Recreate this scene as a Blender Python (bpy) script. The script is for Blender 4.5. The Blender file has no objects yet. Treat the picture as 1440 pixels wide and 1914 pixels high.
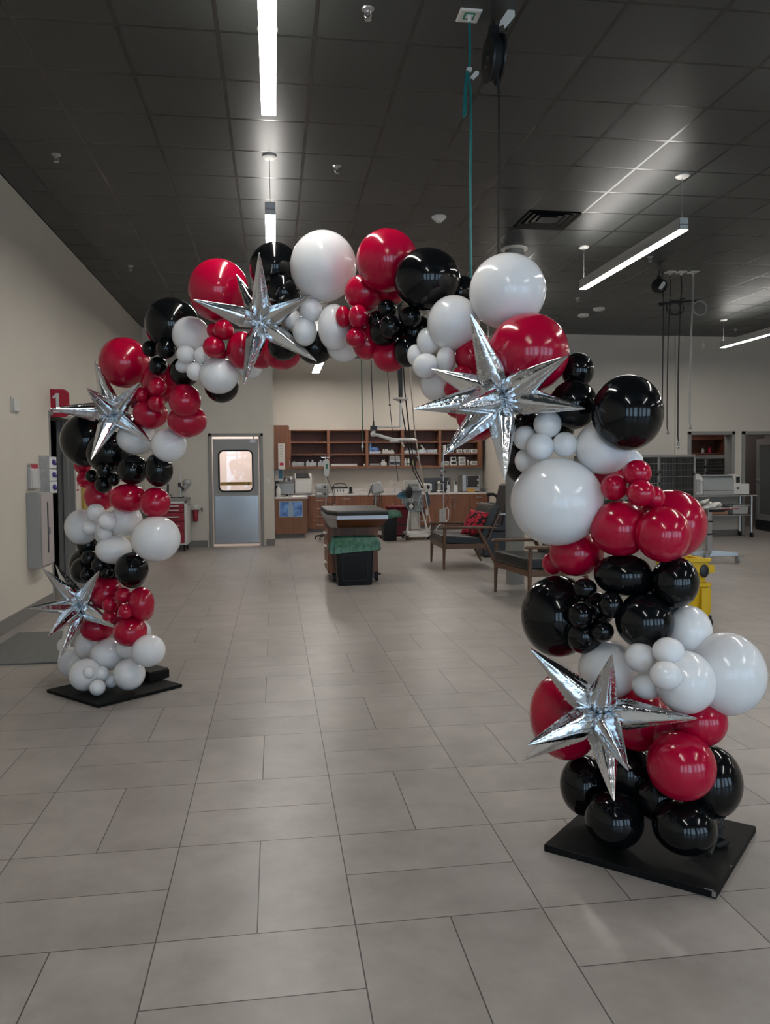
import bpy, bmesh, math, random
from mathutils import Vector, Matrix
random.seed(7)
PI = math.pi
sc = bpy.context.scene
col = sc.collection
# ---------------------------------------------------------------- camera
FPX, CX, CY = 1461.085, 716.856, 939.681
YAW, PITCH, ROLL, EYE = .13842, -.04105, -.00904, 1.4528
fw = Vector((math.sin(YAW)*math.cos(PITCH), math.cos(YAW)*math.cos(PITCH), math.sin(PITCH)))
r0 = Vector((math.cos(YAW), -math.sin(YAW), 0)); u0 = r0.cross(fw)
rt = math.cos(ROLL)*r0+math.sin(ROLL)*u0; up = -math.sin(ROLL)*r0+math.cos(ROLL)*u0
O = Vector((0, 0, EYE))
cam = bpy.data.cameras.new('camera'); camo = bpy.data.objects.new('camera', cam); col.objects.link(camo)
camo.matrix_world = Matrix(((rt.x, up.x, -fw.x, 0), (rt.y, up.y, -fw.y, 0), (rt.z, up.z, -fw.z, EYE), (0, 0, 0, 1)))
cam.sensor_fit = 'VERTICAL'; cam.sensor_height = 24; cam.lens = FPX/1914*24
cam.shift_x = (720-CX)/1914; cam.shift_y = (CY-957)/1914
cam.clip_start = .05; cam.clip_end = 100
sc.camera = camo
# ---------------------------------------------------------------- world, exposure
w = bpy.data.worlds.new('world'); sc.world = w; w.use_nodes = True
bg = w.node_tree.nodes['Background']; bg.inputs[0].default_value = (.52, .76, 1, 1); bg.inputs[1].default_value = 2.5
sc.view_settings.view_transform = 'Standard'; sc.view_settings.look = 'None'
sc.view_settings.exposure = 1.0; sc.view_settings.gamma = 1
LAMP, UPLIGHT = 30., 11.
sc.cycles.max_bounces = 8; sc.cycles.diffuse_bounces = 4; sc.cycles.glossy_bounces = 4; sc.cycles.transmission_bounces = 6
sc.cycles.sample_clamp_indirect = 6; sc.cycles.caustics_reflective = False; sc.cycles.caustics_refractive = False
def portal(x, z, y, sx, sz):
    l = bpy.data.lights.new('window_portal', 'AREA'); l.shape = 'RECTANGLE'; l.size = sx; l.size_y = sz; l.cycles.is_portal = True
    o = bpy.data.objects.new('window_portal', l); col.objects.link(o); o.location = (x, y, z); o.rotation_euler = (PI/2, 0, 0)
WIN = [(-1.6, 1.0), (-.15, .9), (1.4, 1.3), (3.3, .9), (5.0, 1.6), (7.8, 2.4)]   # windows in the wall behind the camera: x, width
YF, XL, XR, YB, HC, YA = -3.4, -2.46, 13.5, 15.5, 4.214, 19.25
for x, ww in WIN: portal(x, 1.55, YF-.1, ww, 2.7)
def far_room_light(name, loc, size, power, c):   # area lights put in the rooms beyond the doors, no fixture seen
    l = bpy.data.lights.new(name, 'AREA'); l.size = size; l.energy = power; l.color = c
    o = bpy.data.objects.new(name, l); col.objects.link(o); o.location = loc
far_room_light('unseen_room_light', (-.7, 17.0, 3.2), 1.4, 34, (1, .92, .88))
far_room_light('unseen_room_light', (9.1, 16.2, 2.8), .6, 4, (1, .95, .9))  # added to brighten the dark shelf in the far room
far_room_light('unseen_room_light', (10.6, 17.6, 2.9), 1.0, 4, (1, .95, .9))
# ---------------------------------------------------------------- helpers
def ray(x, y): return fw+(x-CX)/FPX*rt-(y-CY)/FPX*up
def ony(x, y, Y): d = ray(x, y); return O+d*(Y/d.y)
def onz(x, y, z): d = ray(x, y); return O+d*((z-EYE)/d.z)
def onx(x, y, X): d = ray(x, y); return O+d*(X/d.x)
def mat(name, c, rough=.5, metal=0., var=0., scale=8., coat=0., spec=.5, stretch=None, emit=0., alpha=1., bump=0., trans=0., c2=None):
    m = bpy.data.materials.new(name); m.use_nodes = True; n = m.node_tree; b = n.nodes['Principled BSDF']
    b.inputs['Base Color'].default_value = (*c, 1); b.inputs['Roughness'].default_value = rough; b.inputs['Metallic'].default_value = metal
    b.inputs['Specular IOR Level'].default_value = spec; b.inputs['Coat Weight'].default_value = coat; b.inputs['Coat Roughness'].default_value = .05
    b.inputs['Transmission Weight'].default_value = trans; b.inputs['Alpha'].default_value = alpha
    if emit: b.inputs['Emission Color'].default_value = (*c, 1); b.inputs['Emission Strength'].default_value = emit
    if var or bump or c2:
        tc = n.nodes.new('ShaderNodeTexCoord'); no = n.nodes.new('ShaderNodeTexNoise'); no.inputs['Scale'].default_value = scale; no.inputs['Detail'].default_value = 5
        src = tc.outputs['Object']
        if stretch:
            mp = n.nodes.new('ShaderNodeMapping'); mp.inputs['Scale'].default_value = stretch; n.links.new(src, mp.inputs[0]); src = mp.outputs[0]
        n.links.new(src, no.inputs['Vector'])
        if var or c2:
            rp = n.nodes.new('ShaderNodeValToRGB'); lo = [v*(1-var) for v in c]; hi = c2 or [min(1, v*(1+var)) for v in c]
            rp.color_ramp.elements[0].color = (*lo, 1); rp.color_ramp.elements[1].color = (*hi, 1)
            rp.color_ramp.elements[0].position = .3; rp.color_ramp.elements[1].position = .7
            n.links.new(no.outputs['Fac'], rp.inputs[0]); n.links.new(rp.outputs[0], b.inputs['Base Color'])
        if bump:
            bp = n.nodes.new('ShaderNodeBump'); bp.inputs['Strength'].default_value = bump; bp.inputs['Distance'].default_value = .01
            n.links.new(no.outputs['Fac'], bp.inputs['Height']); n.links.new(bp.outputs[0], b.inputs['Normal'])
    return m
class MB:
    def __init__(s): s.b = bmesh.new(); s.m = 0
    def _f(s, n0):
        s.b.faces.ensure_lookup_table()
        for f in s.b.faces[n0:]: f.material_index = s.m
        return s
    def box(s, c, d, rz=0, rx=0, ry=0):
        n = len(s.b.faces)
        M = Matrix.Translation(c) @ Matrix.Rotation(rz, 4, 'Z') @ Matrix.Rotation(ry, 4, 'Y') @ Matrix.Rotation(rx, 4, 'X') @ Matrix.Diagonal((*d, 1))
        bmesh.ops.create_cube(s.b, size=1, matrix=M); return s._f(n)
    def bx(s, x0, x1, y0, y1, z0, z1): return s.box(((x0+x1)/2, (y0+y1)/2, (z0+z1)/2), (abs(x1-x0), abs(y1-y0), abs(z1-z0)))
    def rod(s, p0, p1, r, r1=None, seg=12):
        return s.tube([p0, p1], [r, r if r1 is None else r1], seg)
    def tube(s, pts, r, seg=8, closed=False):
        n = len(s.b.faces); pts = [Vector(p) for p in pts]
        rs = r if isinstance(r, (list, tuple)) else [r]*len(pts)
        L = len(pts); tan = []
        for i in range(L):
            a = pts[(i-1) % L] if closed else pts[max(i-1, 0)]; b = pts[(i+1) % L] if closed else pts[min(i+1, L-1)]
            tan.append((b-a).normalized())
        nn = tan[0].orthogonal().normalized(); rings = []
        for i in range(L):
            nn = (nn-tan[i]*nn.dot(tan[i])).normalized(); bb = tan[i].cross(nn)
            rings.append([s.b.verts.new(pts[i]+(nn*math.cos(2*PI*k/seg)+bb*math.sin(2*PI*k/seg))*rs[i]) for k in range(seg)])
        for i in range(L if closed else L-1):
            A, B = rings[i], rings[(i+1) % L]
            for k in range(seg): s.b.faces.new((A[k], A[(k+1) % seg], B[(k+1) % seg], B[k]))
        if not closed: s.b.faces.new(rings[0][::-1]); s.b.faces.new(rings[-1])
        return s._f(n)
    def lathe(s, c, prof, seg=24, ex=1., ey=1.):
        n = len(s.b.faces); c = Vector(c); rings = []
        for r, z in prof:
            if r < 1e-5: rings.append([s.b.verts.new(c+Vector((0, 0, z)))])
            else: rings.append([s.b.verts.new(c+Vector((r*ex*math.cos(2*PI*k/seg), r*ey*math.sin(2*PI*k/seg), z))) for k in range(seg)])
        for A, B in zip(rings, rings[1:]):
            for k in range(seg):
                q = (k+1) % seg
                if len(A) == 1 and len(B) == 1: continue
                if len(A) == 1: s.b.faces.new((A[0], B[q], B[k]))
                elif len(B) == 1: s.b.faces.new((A[k], A[q], B[0]))
                else: s.b.faces.new((A[k], A[q], B[q], B[k]))
        for R, fl in ((rings[0], True), (rings[-1], False)):
            if len(R) > 2: s.b.faces.new(R[::-1] if fl else R)
        return s._f(n)
    def prism(s, poly, ax, d0, d1):    # polygon in the plane across axis ax ('x': (y,z), 'y': (x,z), 'z': (x,y))
        n = len(s.b.faces)
        mk = {'x': lambda a, b, d: (d, a, b), 'y': lambda a, b, d: (a, d, b), 'z': lambda a, b, d: (a, b, d)}[ax]
        A = [s.b.verts.new(mk(a, b, d0)) for a, b in poly]; B = [s.b.verts.new(mk(a, b, d1)) for a, b in poly]
        k = len(poly); s.b.faces.new(A[::-1]); s.b.faces.new(B)
        for i in range(k): s.b.faces.new((A[i], A[(i+1) % k], B[(i+1) % k], B[i]))
        return s._f(n)
    def ell(s, c, r, seg=24, rings=14, M=None):
        n = len(s.b.faces); X = Matrix.Translation(c) @ (M.to_4x4() if M else Matrix()) @ Matrix.Diagonal((*r, 1))
        bmesh.ops.create_uvsphere(s.b, u_segments=seg, v_segments=rings, radius=1, matrix=X); return s._f(n)
    def loft(s, secs, cap=True):       # list of equally long closed rings of points
        n = len(s.b.faces); R = [[s.b.verts.new(p) for p in q] for q in secs]; k = len(R[0])
        for A, B in zip(R, R[1:]):
            for i in range(k): s.b.faces.new((A[i], A[(i+1) % k], B[(i+1) % k], B[i]))
        if cap: s.b.faces.new(R[0][::-1]); s.b.faces.new(R[-1])
        return s._f(n)
    def obj(s, name, mats, parent=None, bevel=0., smooth=35, seg=2):
        bmesh.ops.recalc_face_normals(s.b, faces=s.b.faces)
        off = Vector((0, 0, 0))
        if parent is not None and 'off' in parent: off = Vector(parent['off'])
        elif parent is None:
            vs = [v.co for v in s.b.verts]
            off = Vector(((min(v.x for v in vs)+max(v.x for v in vs))/2, (min(v.y for v in vs)+max(v.y for v in vs))/2, min(v.z for v in vs)))
        bmesh.ops.translate(s.b, vec=-off, verts=s.b.verts)
        me = bpy.data.meshes.new(name); s.b.to_mesh(me); s.b.free()
        for m in (mats if isinstance(mats, (list, tuple)) else [mats]): me.materials.append(m)
        if smooth:
            me.polygons.foreach_set('use_smooth', [True]*len(me.polygons)); me.set_sharp_from_angle(angle=math.radians(smooth))
        o = bpy.data.objects.new(name, me); col.objects.link(o)
        if parent is not None:
            o.parent = parent
            if 'off' in parent: OFF.append((o, tuple(parent['off'])))
        else: o.location = off
        if bevel:
            bv = o.modifiers.new('bevel', 'BEVEL'); bv.width = bevel; bv.segments = seg; bv.limit_method = 'ANGLE'; bv.angle_limit = math.radians(40)
        return o
OFF = []
_old = MB.obj
def _obj(s, name, mats, parent=None, **k):
    o = _old(s, name, mats, parent, **k)
    if parent is not None and 'off' in parent: o['off'] = tuple(parent['off'])
    return o
MB.obj = _obj
def tag(o, label, cat, group=None, kind=None):
    o['label'] = label; o['category'] = cat
    if group: o['group'] = group
    if kind: o['kind'] = kind
    return o
def thing(name, label, cat, loc, group=None, rz=0, world=True):   # Empty at the base; world=True: parts are given in world coordinates
    o = bpy.data.objects.new(name, None); col.objects.link(o); o.location = loc; o.rotation_euler = (0, 0, rz); o.empty_display_size = .1
    if world: o['off'] = tuple(loc)
    return tag(o, label, cat, group)
def struct(o): o['kind'] = 'structure'; return o
def copy_tree(o, parent=None):
    c = o.copy(); col.objects.link(c)
    if parent: c.parent = parent
    for ch in list(o.children): copy_tree(ch, c)
    return c
# ---------------------------------------------------------------- materials
M = {}
M['wall'] = mat('wall_paint', (.60, .55, .475), .55, var=.02, scale=2)
M['wall2'] = mat('wall_paint_cool', (.58, .54, .475), .55, var=.02, scale=2)
M['base'] = mat('baseboard_tile', (.17, .16, .152), .4)
M['frame'] = mat('door_frame_paint', (.24, .235, .225), .45)
M['tile'] = mat('ceiling_tile', (.034, .0375, .037), .42, var=.12, scale=40, spec=.55, bump=.05)
M['grid'] = mat('ceiling_grid', (.013, .013, .013), .27, spec=.7)
M['white'] = mat('white_plastic', (.62, .61, .58), .4)
M['offw'] = mat('offwhite_plastic', (.5, .49, .45), .45)
M['grey'] = mat('grey_plastic', (.25, .25, .24), .45)
M['lgrey'] = mat('light_grey_plastic', (.36, .365, .36), .45)
M['black'] = mat('black_plastic', (.012, .012, .013), .4)
M['blackrub'] = mat('black_rubber', (.01, .01, .01), .7)
M['steel'] = mat('stainless_steel', (.55, .55, .55), .28, 1., var=.06, scale=3)
M['alu'] = mat('aluminium', (.42, .42, .42), .38, .9)
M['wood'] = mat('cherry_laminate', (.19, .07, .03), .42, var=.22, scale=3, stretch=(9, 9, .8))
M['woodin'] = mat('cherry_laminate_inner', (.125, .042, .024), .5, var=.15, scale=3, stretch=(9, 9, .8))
M['walnut'] = mat('walnut_wood', (.1, .05, .026), .4, var=.3, scale=4, stretch=(2, 14, 14))
M['counter'] = mat('worktop_laminate', (.6, .555, .53), .35, var=.04, scale=30)
M['vinyl'] = mat('black_vinyl', (.008, .009, .009), .4, var=.1, scale=20)
M['red'] = mat('red_enamel', (.25, .006, .02), .4)
M['redsign'] = mat('red_sign', (.4, .004, .03), .45)
M['yellow'] = mat('yellow_plastic', (.66, .42, .008), .42)
M['bagg'] = mat('green_bag_film', (.05, .15, .1), .3, var=.4, scale=25, trans=0., bump=.6)
M['teal'] = mat('teal_hose', (.005, .14, .14), .35)
M['green'] = mat('green_hose', (.01, .07, .04), .35)
M['glass'] = mat('clear_glass', (.9, .95, .95), .05, trans=1., alpha=.35)
M['acryl'] = mat('clear_acrylic', (.75, .76, .76), .15, alpha=.3)
M['lamp'] = mat('lamp_diffuser', (1, .96, .91), .5, emit=LAMP)
M['lampup'] = mat('lamp_uplight', (1, .96, .91), .5, emit=UPLIGHT)
M['paper'] = mat('paper', (.62, .6, .57), .7)
M['blueplast'] = mat('blue_plastic', (.05, .2, .34), .4)
M['lampgrey'] = mat('lamp_housing_paint', (.62, .62, .6), .45)
M['foil'] = mat('silver_foil', (.74, .76, .78), .11, 1., bump=.5, scale=26)
M['board'] = mat('black_painted_board', (.004, .004, .0042), .6, var=.4, scale=12, spec=.18)
M['bW'] = mat('white_latex', (.82, .815, .81), .15)
M['bR'] = mat('red_latex', (.46, .0016, .034), .15)
M['bK'] = mat('black_latex', (.0035, .004, .0045), .1, spec=.36)

for k, wgt in (('bW', .5), ('bR', .35)):
    b = M[k].node_tree.nodes['Principled BSDF']; b.inputs['Subsurface Weight'].default_value = wgt; b.inputs['Subsurface Radius'].default_value = (.05, .05, .05); b.inputs['Subsurface Scale'].default_value = 1
# ---------------------------------------------------------------- floor
fm = bpy.data.materials.new('floor_tile'); fm.use_nodes = True; N_ = fm.node_tree; bs = N_.nodes['Principled BSDF']
def nd(t, **k):
    n = N_.nodes.new(t)
    for a, v in k.items(): setattr(n, a, v)
    return n
def mth(op, a, b=None):
    n = nd('ShaderNodeMath', operation=op)
    for i, v in enumerate((a, b)):
        if v is None: continue
        if isinstance(v, (int, float)): n.inputs[i].default_value = v
        else: N_.links.new(v, n.inputs[i])
    return n.outputs[0]
TS, FX, FY = .62215, .23685, 2.43723
geo = nd('ShaderNodeNewGeometry'); sx = nd('ShaderNodeSeparateXYZ'); N_.links.new(geo.outputs['Position'], sx.inputs[0])
U = mth('DIVIDE', mth('SUBTRACT', sx.outputs[0], FX), TS); V = mth('DIVIDE', mth('SUBTRACT', sx.outputs[1], FY), TS)
fu, fv = mth('FLOOR', U), mth('FLOOR', V); ru, rv = mth('SUBTRACT', U, fu), mth('SUBTRACT', V, fv)
par = mth('MODULO', mth('ADD', mth('ADD', fu, fv), 200), 2)            # odd cells are split across x, even ones across y
hu, hv = mth('GREATER_THAN', ru, .5), mth('GREATER_THAN', rv, .5)
half = mth('ADD', mth('MULTIPLY', par, hu), mth('MULTIPLY', mth('SUBTRACT', 1, par), hv))
def edge(r): return mth('MINIMUM', r, mth('SUBTRACT', 1, r))
def mid(r): return mth('ABSOLUTE', mth('SUBTRACT', r, .5))
dmid = mth('ADD', mth('MULTIPLY', par, mid(ru)), mth('MULTIPLY', mth('SUBTRACT', 1, par), mid(rv)))
dist = mth('MINIMUM', mth('MINIMUM', edge(ru), edge(rv)), dmid)
joint = mth('LESS_THAN', dist, .0034)
cid = nd('ShaderNodeCombineXYZ'); N_.links.new(fu, cid.inputs[0]); N_.links.new(fv, cid.inputs[1]); N_.links.new(half, cid.inputs[2])
wn = nd('ShaderNodeTexWhiteNoise'); N_.links.new(cid.outputs[0], wn.inputs['Vector'])
off = nd('ShaderNodeVectorMath', operation='SCALE'); N_.links.new(wn.outputs['Color'], off.inputs[0]); off.inputs['Scale'].default_value = 30
ps = nd('ShaderNodeVectorMath', operation='ADD'); N_.links.new(geo.outputs['Position'], ps.inputs[0]); N_.links.new(off.outputs[0], ps.inputs[1])
n1 = nd('ShaderNodeTexNoise'); n1.inputs['Scale'].default_value = 3.2; n1.inputs['Detail'].default_value = 8; n1.inputs['Roughness'].default_value = .65; N_.links.new(ps.outputs[0], n1.inputs['Vector'])
n2 = nd('ShaderNodeTexNoise'); n2.inputs['Scale'].default_value = 1.3; n2.inputs['Detail'].default_value = 3; N_.links.new(ps.outputs[0], n2.inputs['Vector'])
rp = nd('ShaderNodeValToRGB'); N_.links.new(n1.outputs['Fac'], rp.inputs[0])
rp.color_ramp.elements[0].position = .3; rp.color_ramp.elements[0].color = (.262, .236, .214, 1)
rp.color_ramp.elements[1].position = .72; rp.color_ramp.elements[1].color = (.385, .352, .322, 1)
vv = mth('ADD', mth('ADD', .86, mth('MULTIPLY', wn.outputs['Value'], .12)), mth('MULTIPLY', n2.outputs['Fac'], .16))
hs = nd('ShaderNodeHueSaturation'); N_.links.new(rp.outputs[0], hs.inputs['Color']); N_.links.new(vv, hs.inputs['Value'])
mx = nd('ShaderNodeMix', data_type='RGBA'); N_.links.new(joint, mx.inputs['Factor']); N_.links.new(hs.outputs[0], mx.inputs['A']); mx.inputs['B'].default_value = (.05, .046, .042, 1)
N_.links.new(mx.outputs['Result'], bs.inputs['Base Color'])
N_.links.new(mth('ADD', .24, mth('MULTIPLY', n1.outputs['Fac'], .2)), bs.inputs['Roughness']); bs.inputs['Specular IOR Level'].default_value = .45
bp = nd('ShaderNodeBump'); bp.inputs['Strength'].default_value = .25; bp.inputs['Distance'].default_value = .002
N_.links.new(mth('SUBTRACT', 1, joint), bp.inputs['Height']); N_.links.new(bp.outputs[0], bs.inputs['Normal'])
mb = MB(); mb.bx(XL-.3, XR+.2, YF-.2, YA+2.5, -.1, 0); struct(mb.obj('floor', fm, smooth=0))
# ---------------------------------------------------------------- ceiling: lay-in tiles over a recessed grid
T, GX, GY = .6096, -.31225, 5.11095
mb = MB()
mb.bx(XL-.2, XR+.2, YF-.2, YA+.2, HC+.012, HC+.1); 
i0, i1 = math.floor((XL-GX)/T), math.ceil((XR-GX)/T); j0, j1 = math.floor((YF-GY)/T), math.ceil((YA-GY)/T)
mb.m = 1
for i in range(i0, i1):
    for j in range(j0, j1):
        a, b, c, d = GX+i*T, GX+(i+1)*T, GY+j*T, GY+(j+1)*T
        a, b, c, d = max(a, XL), min(b, XR), max(c, YF), min(d, YA)
        if (i, j) == (5, 5): continue                                # the air vent sits here
        if b-a > .08 and d-c > .08: mb.bx(a+.0135, b-.0135, c+.0135, d-.0135, HC, HC+.011)
struct(mb.obj('ceiling', [M['grid'], M['tile']], smooth=0))
mb = MB()
for i in range(i0, i1+1):
    x = GX+i*T
    if XL+.02 < x < XR-.02: mb.bx(x-.012, x+.012, YF, YA, HC+.0008, HC+.0115)
for j in range(j0, j1+1):
    y = GY+j*T
    if YF+.02 < y < YA-.02: mb.bx(XL, XR, y-.012, y+.012, HC+.001, HC+.0114)
struct(mb.obj('trim_1', M['grid'], smooth=0))
# ---------------------------------------------------------------- walls
DY0, DY1, DH = 9.13, 10.14, 2.13                                      # opening in the left wall
mb = MB(); mb.bx(XL-.2, XL, YF, DY0, 0, HC); mb.bx(XL-.2, XL, DY1, YB, 0, HC); mb.bx(XL-.2, XL, DY0, DY1, DH, HC)
struct(mb.obj('wall_left', M['wall'], smooth=0))
AX0, AX1 = 0.0, 5.22                                                  # recess with the counters
mb = MB(); mb.bx(XL-.2, -1.235, YB, YB+.2, 0, HC); mb.bx(-.226, AX0, YB, YB+.2, 0, HC); mb.bx(-1.235, -.226, YB, YB+.2, 2.184, HC)
struct(mb.obj('wall_back_left', M['wall2'], smooth=0))
mb = MB(); mb.bx(AX0-.2, AX0, YB+.2, YA, 0, HC); struct(mb.obj('wall_recess_left', M['wall2'], smooth=0))
mb = MB(); mb.bx(AX1, AX1+.2, YB+.2, YA, 0, HC); struct(mb.obj('wall_recess_right', M['wall'], smooth=0))
mb = MB(); mb.bx(AX0-.2, AX1+.2, YA, YA+.2, 0, HC); struct(mb.obj('wall_recess_back', M['wall'], smooth=0))
O1, O2 = (8.70, 9.69), (9.93, 11.0)
mb = MB(); mb.bx(AX1, O1[0], YB, YB+.2, 0, HC); mb.bx(O1[1], O2[0], YB, YB+.2, 0, HC); mb.bx(O2[1], XR, YB, YB+.2, 0, HC)
mb.bx(O1[0], O1[1], YB, YB+.2, 2.19, HC); mb.bx(O1[0], O1[1], YB, YB+.2, 0, .98); mb.bx(O2[0], O2[1], YB, YB+.2, 2.19, HC)
struct(mb.obj('wall_back_right', M['wall2'], smooth=0))
mb = MB(); mb.bx(8.37, 8.55, YB-.03, YB, 0, HC); struct(mb.obj('trim_2', M['wall2'], smooth=0))
mb = MB(); mb.bx(XR, XR+.2, YF, YB, 0, HC); struct(mb.obj('wall_right', M['wall'], smooth=0))
mb = MB(); xs = XL-.2
for x, ww in WIN:
    mb.bx(xs, x-ww/2, YF-.2, YF, 0, HC); mb.bx(x-ww/2, x+ww/2, YF-.2, YF, 0, .2); mb.bx(x-ww/2, x+ww/2, YF-.2, YF, 2.9, HC); xs = x+ww/2
mb.bx(xs, XR+.2, YF-.2, YF, 0, HC); struct(mb.obj('wall_front', M['wall'], smooth=0))
for k, (x, ww) in enumerate(WIN):
    mb = MB()
    for a in (x-ww/2+.03, x, x+ww/2-.03): mb.bx(a-.03, a+.03, YF-.14, YF-.06, .2, 2.9)
    for z in (.23, 2.2, 2.87): mb.bx(x-ww/2, x+ww/2, YF-.135, YF-.065, z-.03, z+.03)
    struct(mb.obj('window_%d' % (k+1), M['black'], smooth=0))
# baseboards
BH = .13
mb = MB(); mb.bx(XL, XL+.012, YF, DY0-.05, 0, BH); mb.bx(XL, XL+.012, DY1+.05, YB, 0, BH); struct(mb.obj('baseboard_left', M['base'], smooth=0))
mb = MB(); mb.bx(XL, -1.3, YB-.012, YB, 0, BH); mb.bx(-.17, AX0, YB-.012, YB, 0, BH); struct(mb.obj('baseboard_back', M['base'], smooth=0))
mb = MB(); mb.bx(AX1, O2[0]-.06, YB-.012, YB, 0, BH); mb.bx(O2[1]+.06, XR, YB-.012, YB, 0, BH); struct(mb.obj('baseboard_right', M['base'], smooth=0))
# door frames
def frame_y(name, x0, x1, h, y, wdt=.055, depth=.24, z0=0):                 # steel frame in a wall across y
    mb = MB()
    for a in (x0, x1): mb.bx(a-wdt/2, a+wdt/2, y-.03, y+depth, z0, h+wdt/2)
    mb.bx(x0-wdt/2, x1+wdt/2, y-.03, y+depth, h-wdt/2, h+wdt/2)
    if z0: mb.bx(x0-wdt/2, x1+wdt/2, y-.03, y+depth, z0, z0+wdt)
    return struct(mb.obj(name, M['frame'], bevel=.004))
frame_y('trim_3', -1.225, -.236, 2.175, YB)
frame_y('trim_4', O1[0], O1[1], 2.185, YB, .07, z0=.95); frame_y('trim_5', O2[0], O2[1], 2.185, YB, .07)
mb = MB()
mb.bx(XL-.19, XL+.008, DY0-.04, DY0+.004, 0, DH+.02); mb.bx(XL-.19, XL+.012, DY1-.02, DY1+.04, 0, DH+.02)
mb.bx(XL-.12, XL-.06, DY1-.045, DY1-.02, 0, DH)
mb.bx(XL-.22, XL+.02, DY0, DY1, DH-.03, DH+.02); struct(mb.obj('trim_6', M['frame'], bevel=.004))
# room behind the left doorway, its darkness put into near-black wall colour
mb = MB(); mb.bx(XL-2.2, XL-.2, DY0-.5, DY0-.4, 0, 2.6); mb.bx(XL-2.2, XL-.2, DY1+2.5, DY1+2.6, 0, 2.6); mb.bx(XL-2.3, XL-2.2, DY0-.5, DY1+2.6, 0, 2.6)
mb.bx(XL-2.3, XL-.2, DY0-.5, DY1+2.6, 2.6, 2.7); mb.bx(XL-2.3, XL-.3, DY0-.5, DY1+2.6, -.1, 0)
struct(mb.obj('wall_side_room', mat('unlit_room_black', (.03, .03, .03), .7), smooth=0))
# bright room behind the swing door
mb = MB(); mb.bx(-2.0, -1.9, YB+.2, 18.6, 0, 3.4); mb.bx(-.3, -.2, YB+.2, 18.6, 0, 3.4); mb.bx(-2.0, -.2, 18.6, 18.7, 0, 3.4); mb.bx(-2, -.2, YB+.2, 18.7, 3.4, 3.5)
struct(mb.obj('wall_hall', mat('hall_paint', (.75, .69, .66), .6), smooth=0))
# rooms behind the two openings on the right
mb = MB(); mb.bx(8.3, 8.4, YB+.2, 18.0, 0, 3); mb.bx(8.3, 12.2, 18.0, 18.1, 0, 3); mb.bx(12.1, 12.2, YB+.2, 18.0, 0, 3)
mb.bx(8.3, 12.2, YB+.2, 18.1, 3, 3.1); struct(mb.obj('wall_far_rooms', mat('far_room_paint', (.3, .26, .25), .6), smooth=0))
# swing door with a window
dx0, dx1, dz0, dz1 = -1.178, -.302, .045, 2.098
wx0, wx1, wz0, wz1, wr = -1.055, -.425, 1.085, 1.862, .085
def rrect(x0, x1, z0, z1, r, k=6):
    P = []
    for cx, cz, a0 in ((x1-r, z0+r, -PI/2), (x1-r, z1-r, 0), (x0+r, z1-r, PI/2), (x0+r, z0+r, PI)):
        for i in range(k+1): P.append((cx+r*math.cos(a0+PI/2*i/k), cz+r*math.sin(a0+PI/2*i/k)))
    return P
def ring_plate(outer, inner, y0, y1):                                 # plate with a hole; both outlines have equally many points
    mb = MB(); 
    A = [[(x, y, z) for x, z in P] for P, y in ((outer, y0), (outer, y1), (inner, y1), (inner, y0), (outer, y0))]
    return mb.loft(A, cap=False)
DYF = YB+.04
door = struct(ring_plate(rrect(dx0, dx1, dz0, dz1, .002), rrect(wx0, wx1, wz0, wz1, wr), DYF, DYF+.04).obj('door_1', mat('door_leaf_grey', (.29, .29, .285), .35), smooth=30))
door['off'] = tuple(door.location)
ring_plate(rrect(wx0-.025, wx1+.025, wz0-.025, wz1+.025, wr+.025), rrect(wx0+.005, wx1-.005, wz0+.005, wz1-.005, wr-.005), DYF-.012, DYF+.052).obj('gasket', M['blackrub'], door)
mb = MB(); mb.prism(rrect(wx0, wx1, wz0, wz1, wr), 'y', DYF+.016, DYF+.022); mb.obj('pane', mat('pane_glass', (1, 1, 1), .02, trans=1., spec=.2), door)
mb = MB(); mb.bx(dx0+.03, dx1-.012, DYF-.003, DYF, dz0+.02, .985)
for x in (dx0+.06, dx1-.06):
    for z in (.1, .35, .62, .93): mb.rod((x, DYF-.008, z), (x, DYF, z), .011)
mb.obj('kick_plate', mat('brushed_steel', (.42, .42, .42), .22, 1., var=.15, scale=1.2), door)
mb = MB(); mb.bx(wx0+.012, wx1-.012, DYF+.008, DYF+.014, 1.19, 1.255); mb.obj('warning_strip', mat('warning_strip_yellow', (.36, .22, .03), .5), door)
mb = MB(); mb.bx(-.92, -.55, DYF+.0065, DYF+.0078, 1.228, 1.242); mb.bx(-.51, -.485, DYF+.0065, DYF+.0078, 1.205, 1.24); mb.obj('strip_print', M['black'], door)
mb = MB(); mb.bx(-.46, -.35, DYF-.03, DYF, 2.02, 2.085); mb.rod((-.39, DYF-.02, 2.05), (-.39, DYF-.02, 2.15), .012); mb.obj('closer_bracket', M['alu'], door)
mb = MB(); mb.rod((dx0+.06, DYF-.03, .93), (dx0+.06, DYF-.003, .93), .022); mb.obj('lock', M['steel'], door)
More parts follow.
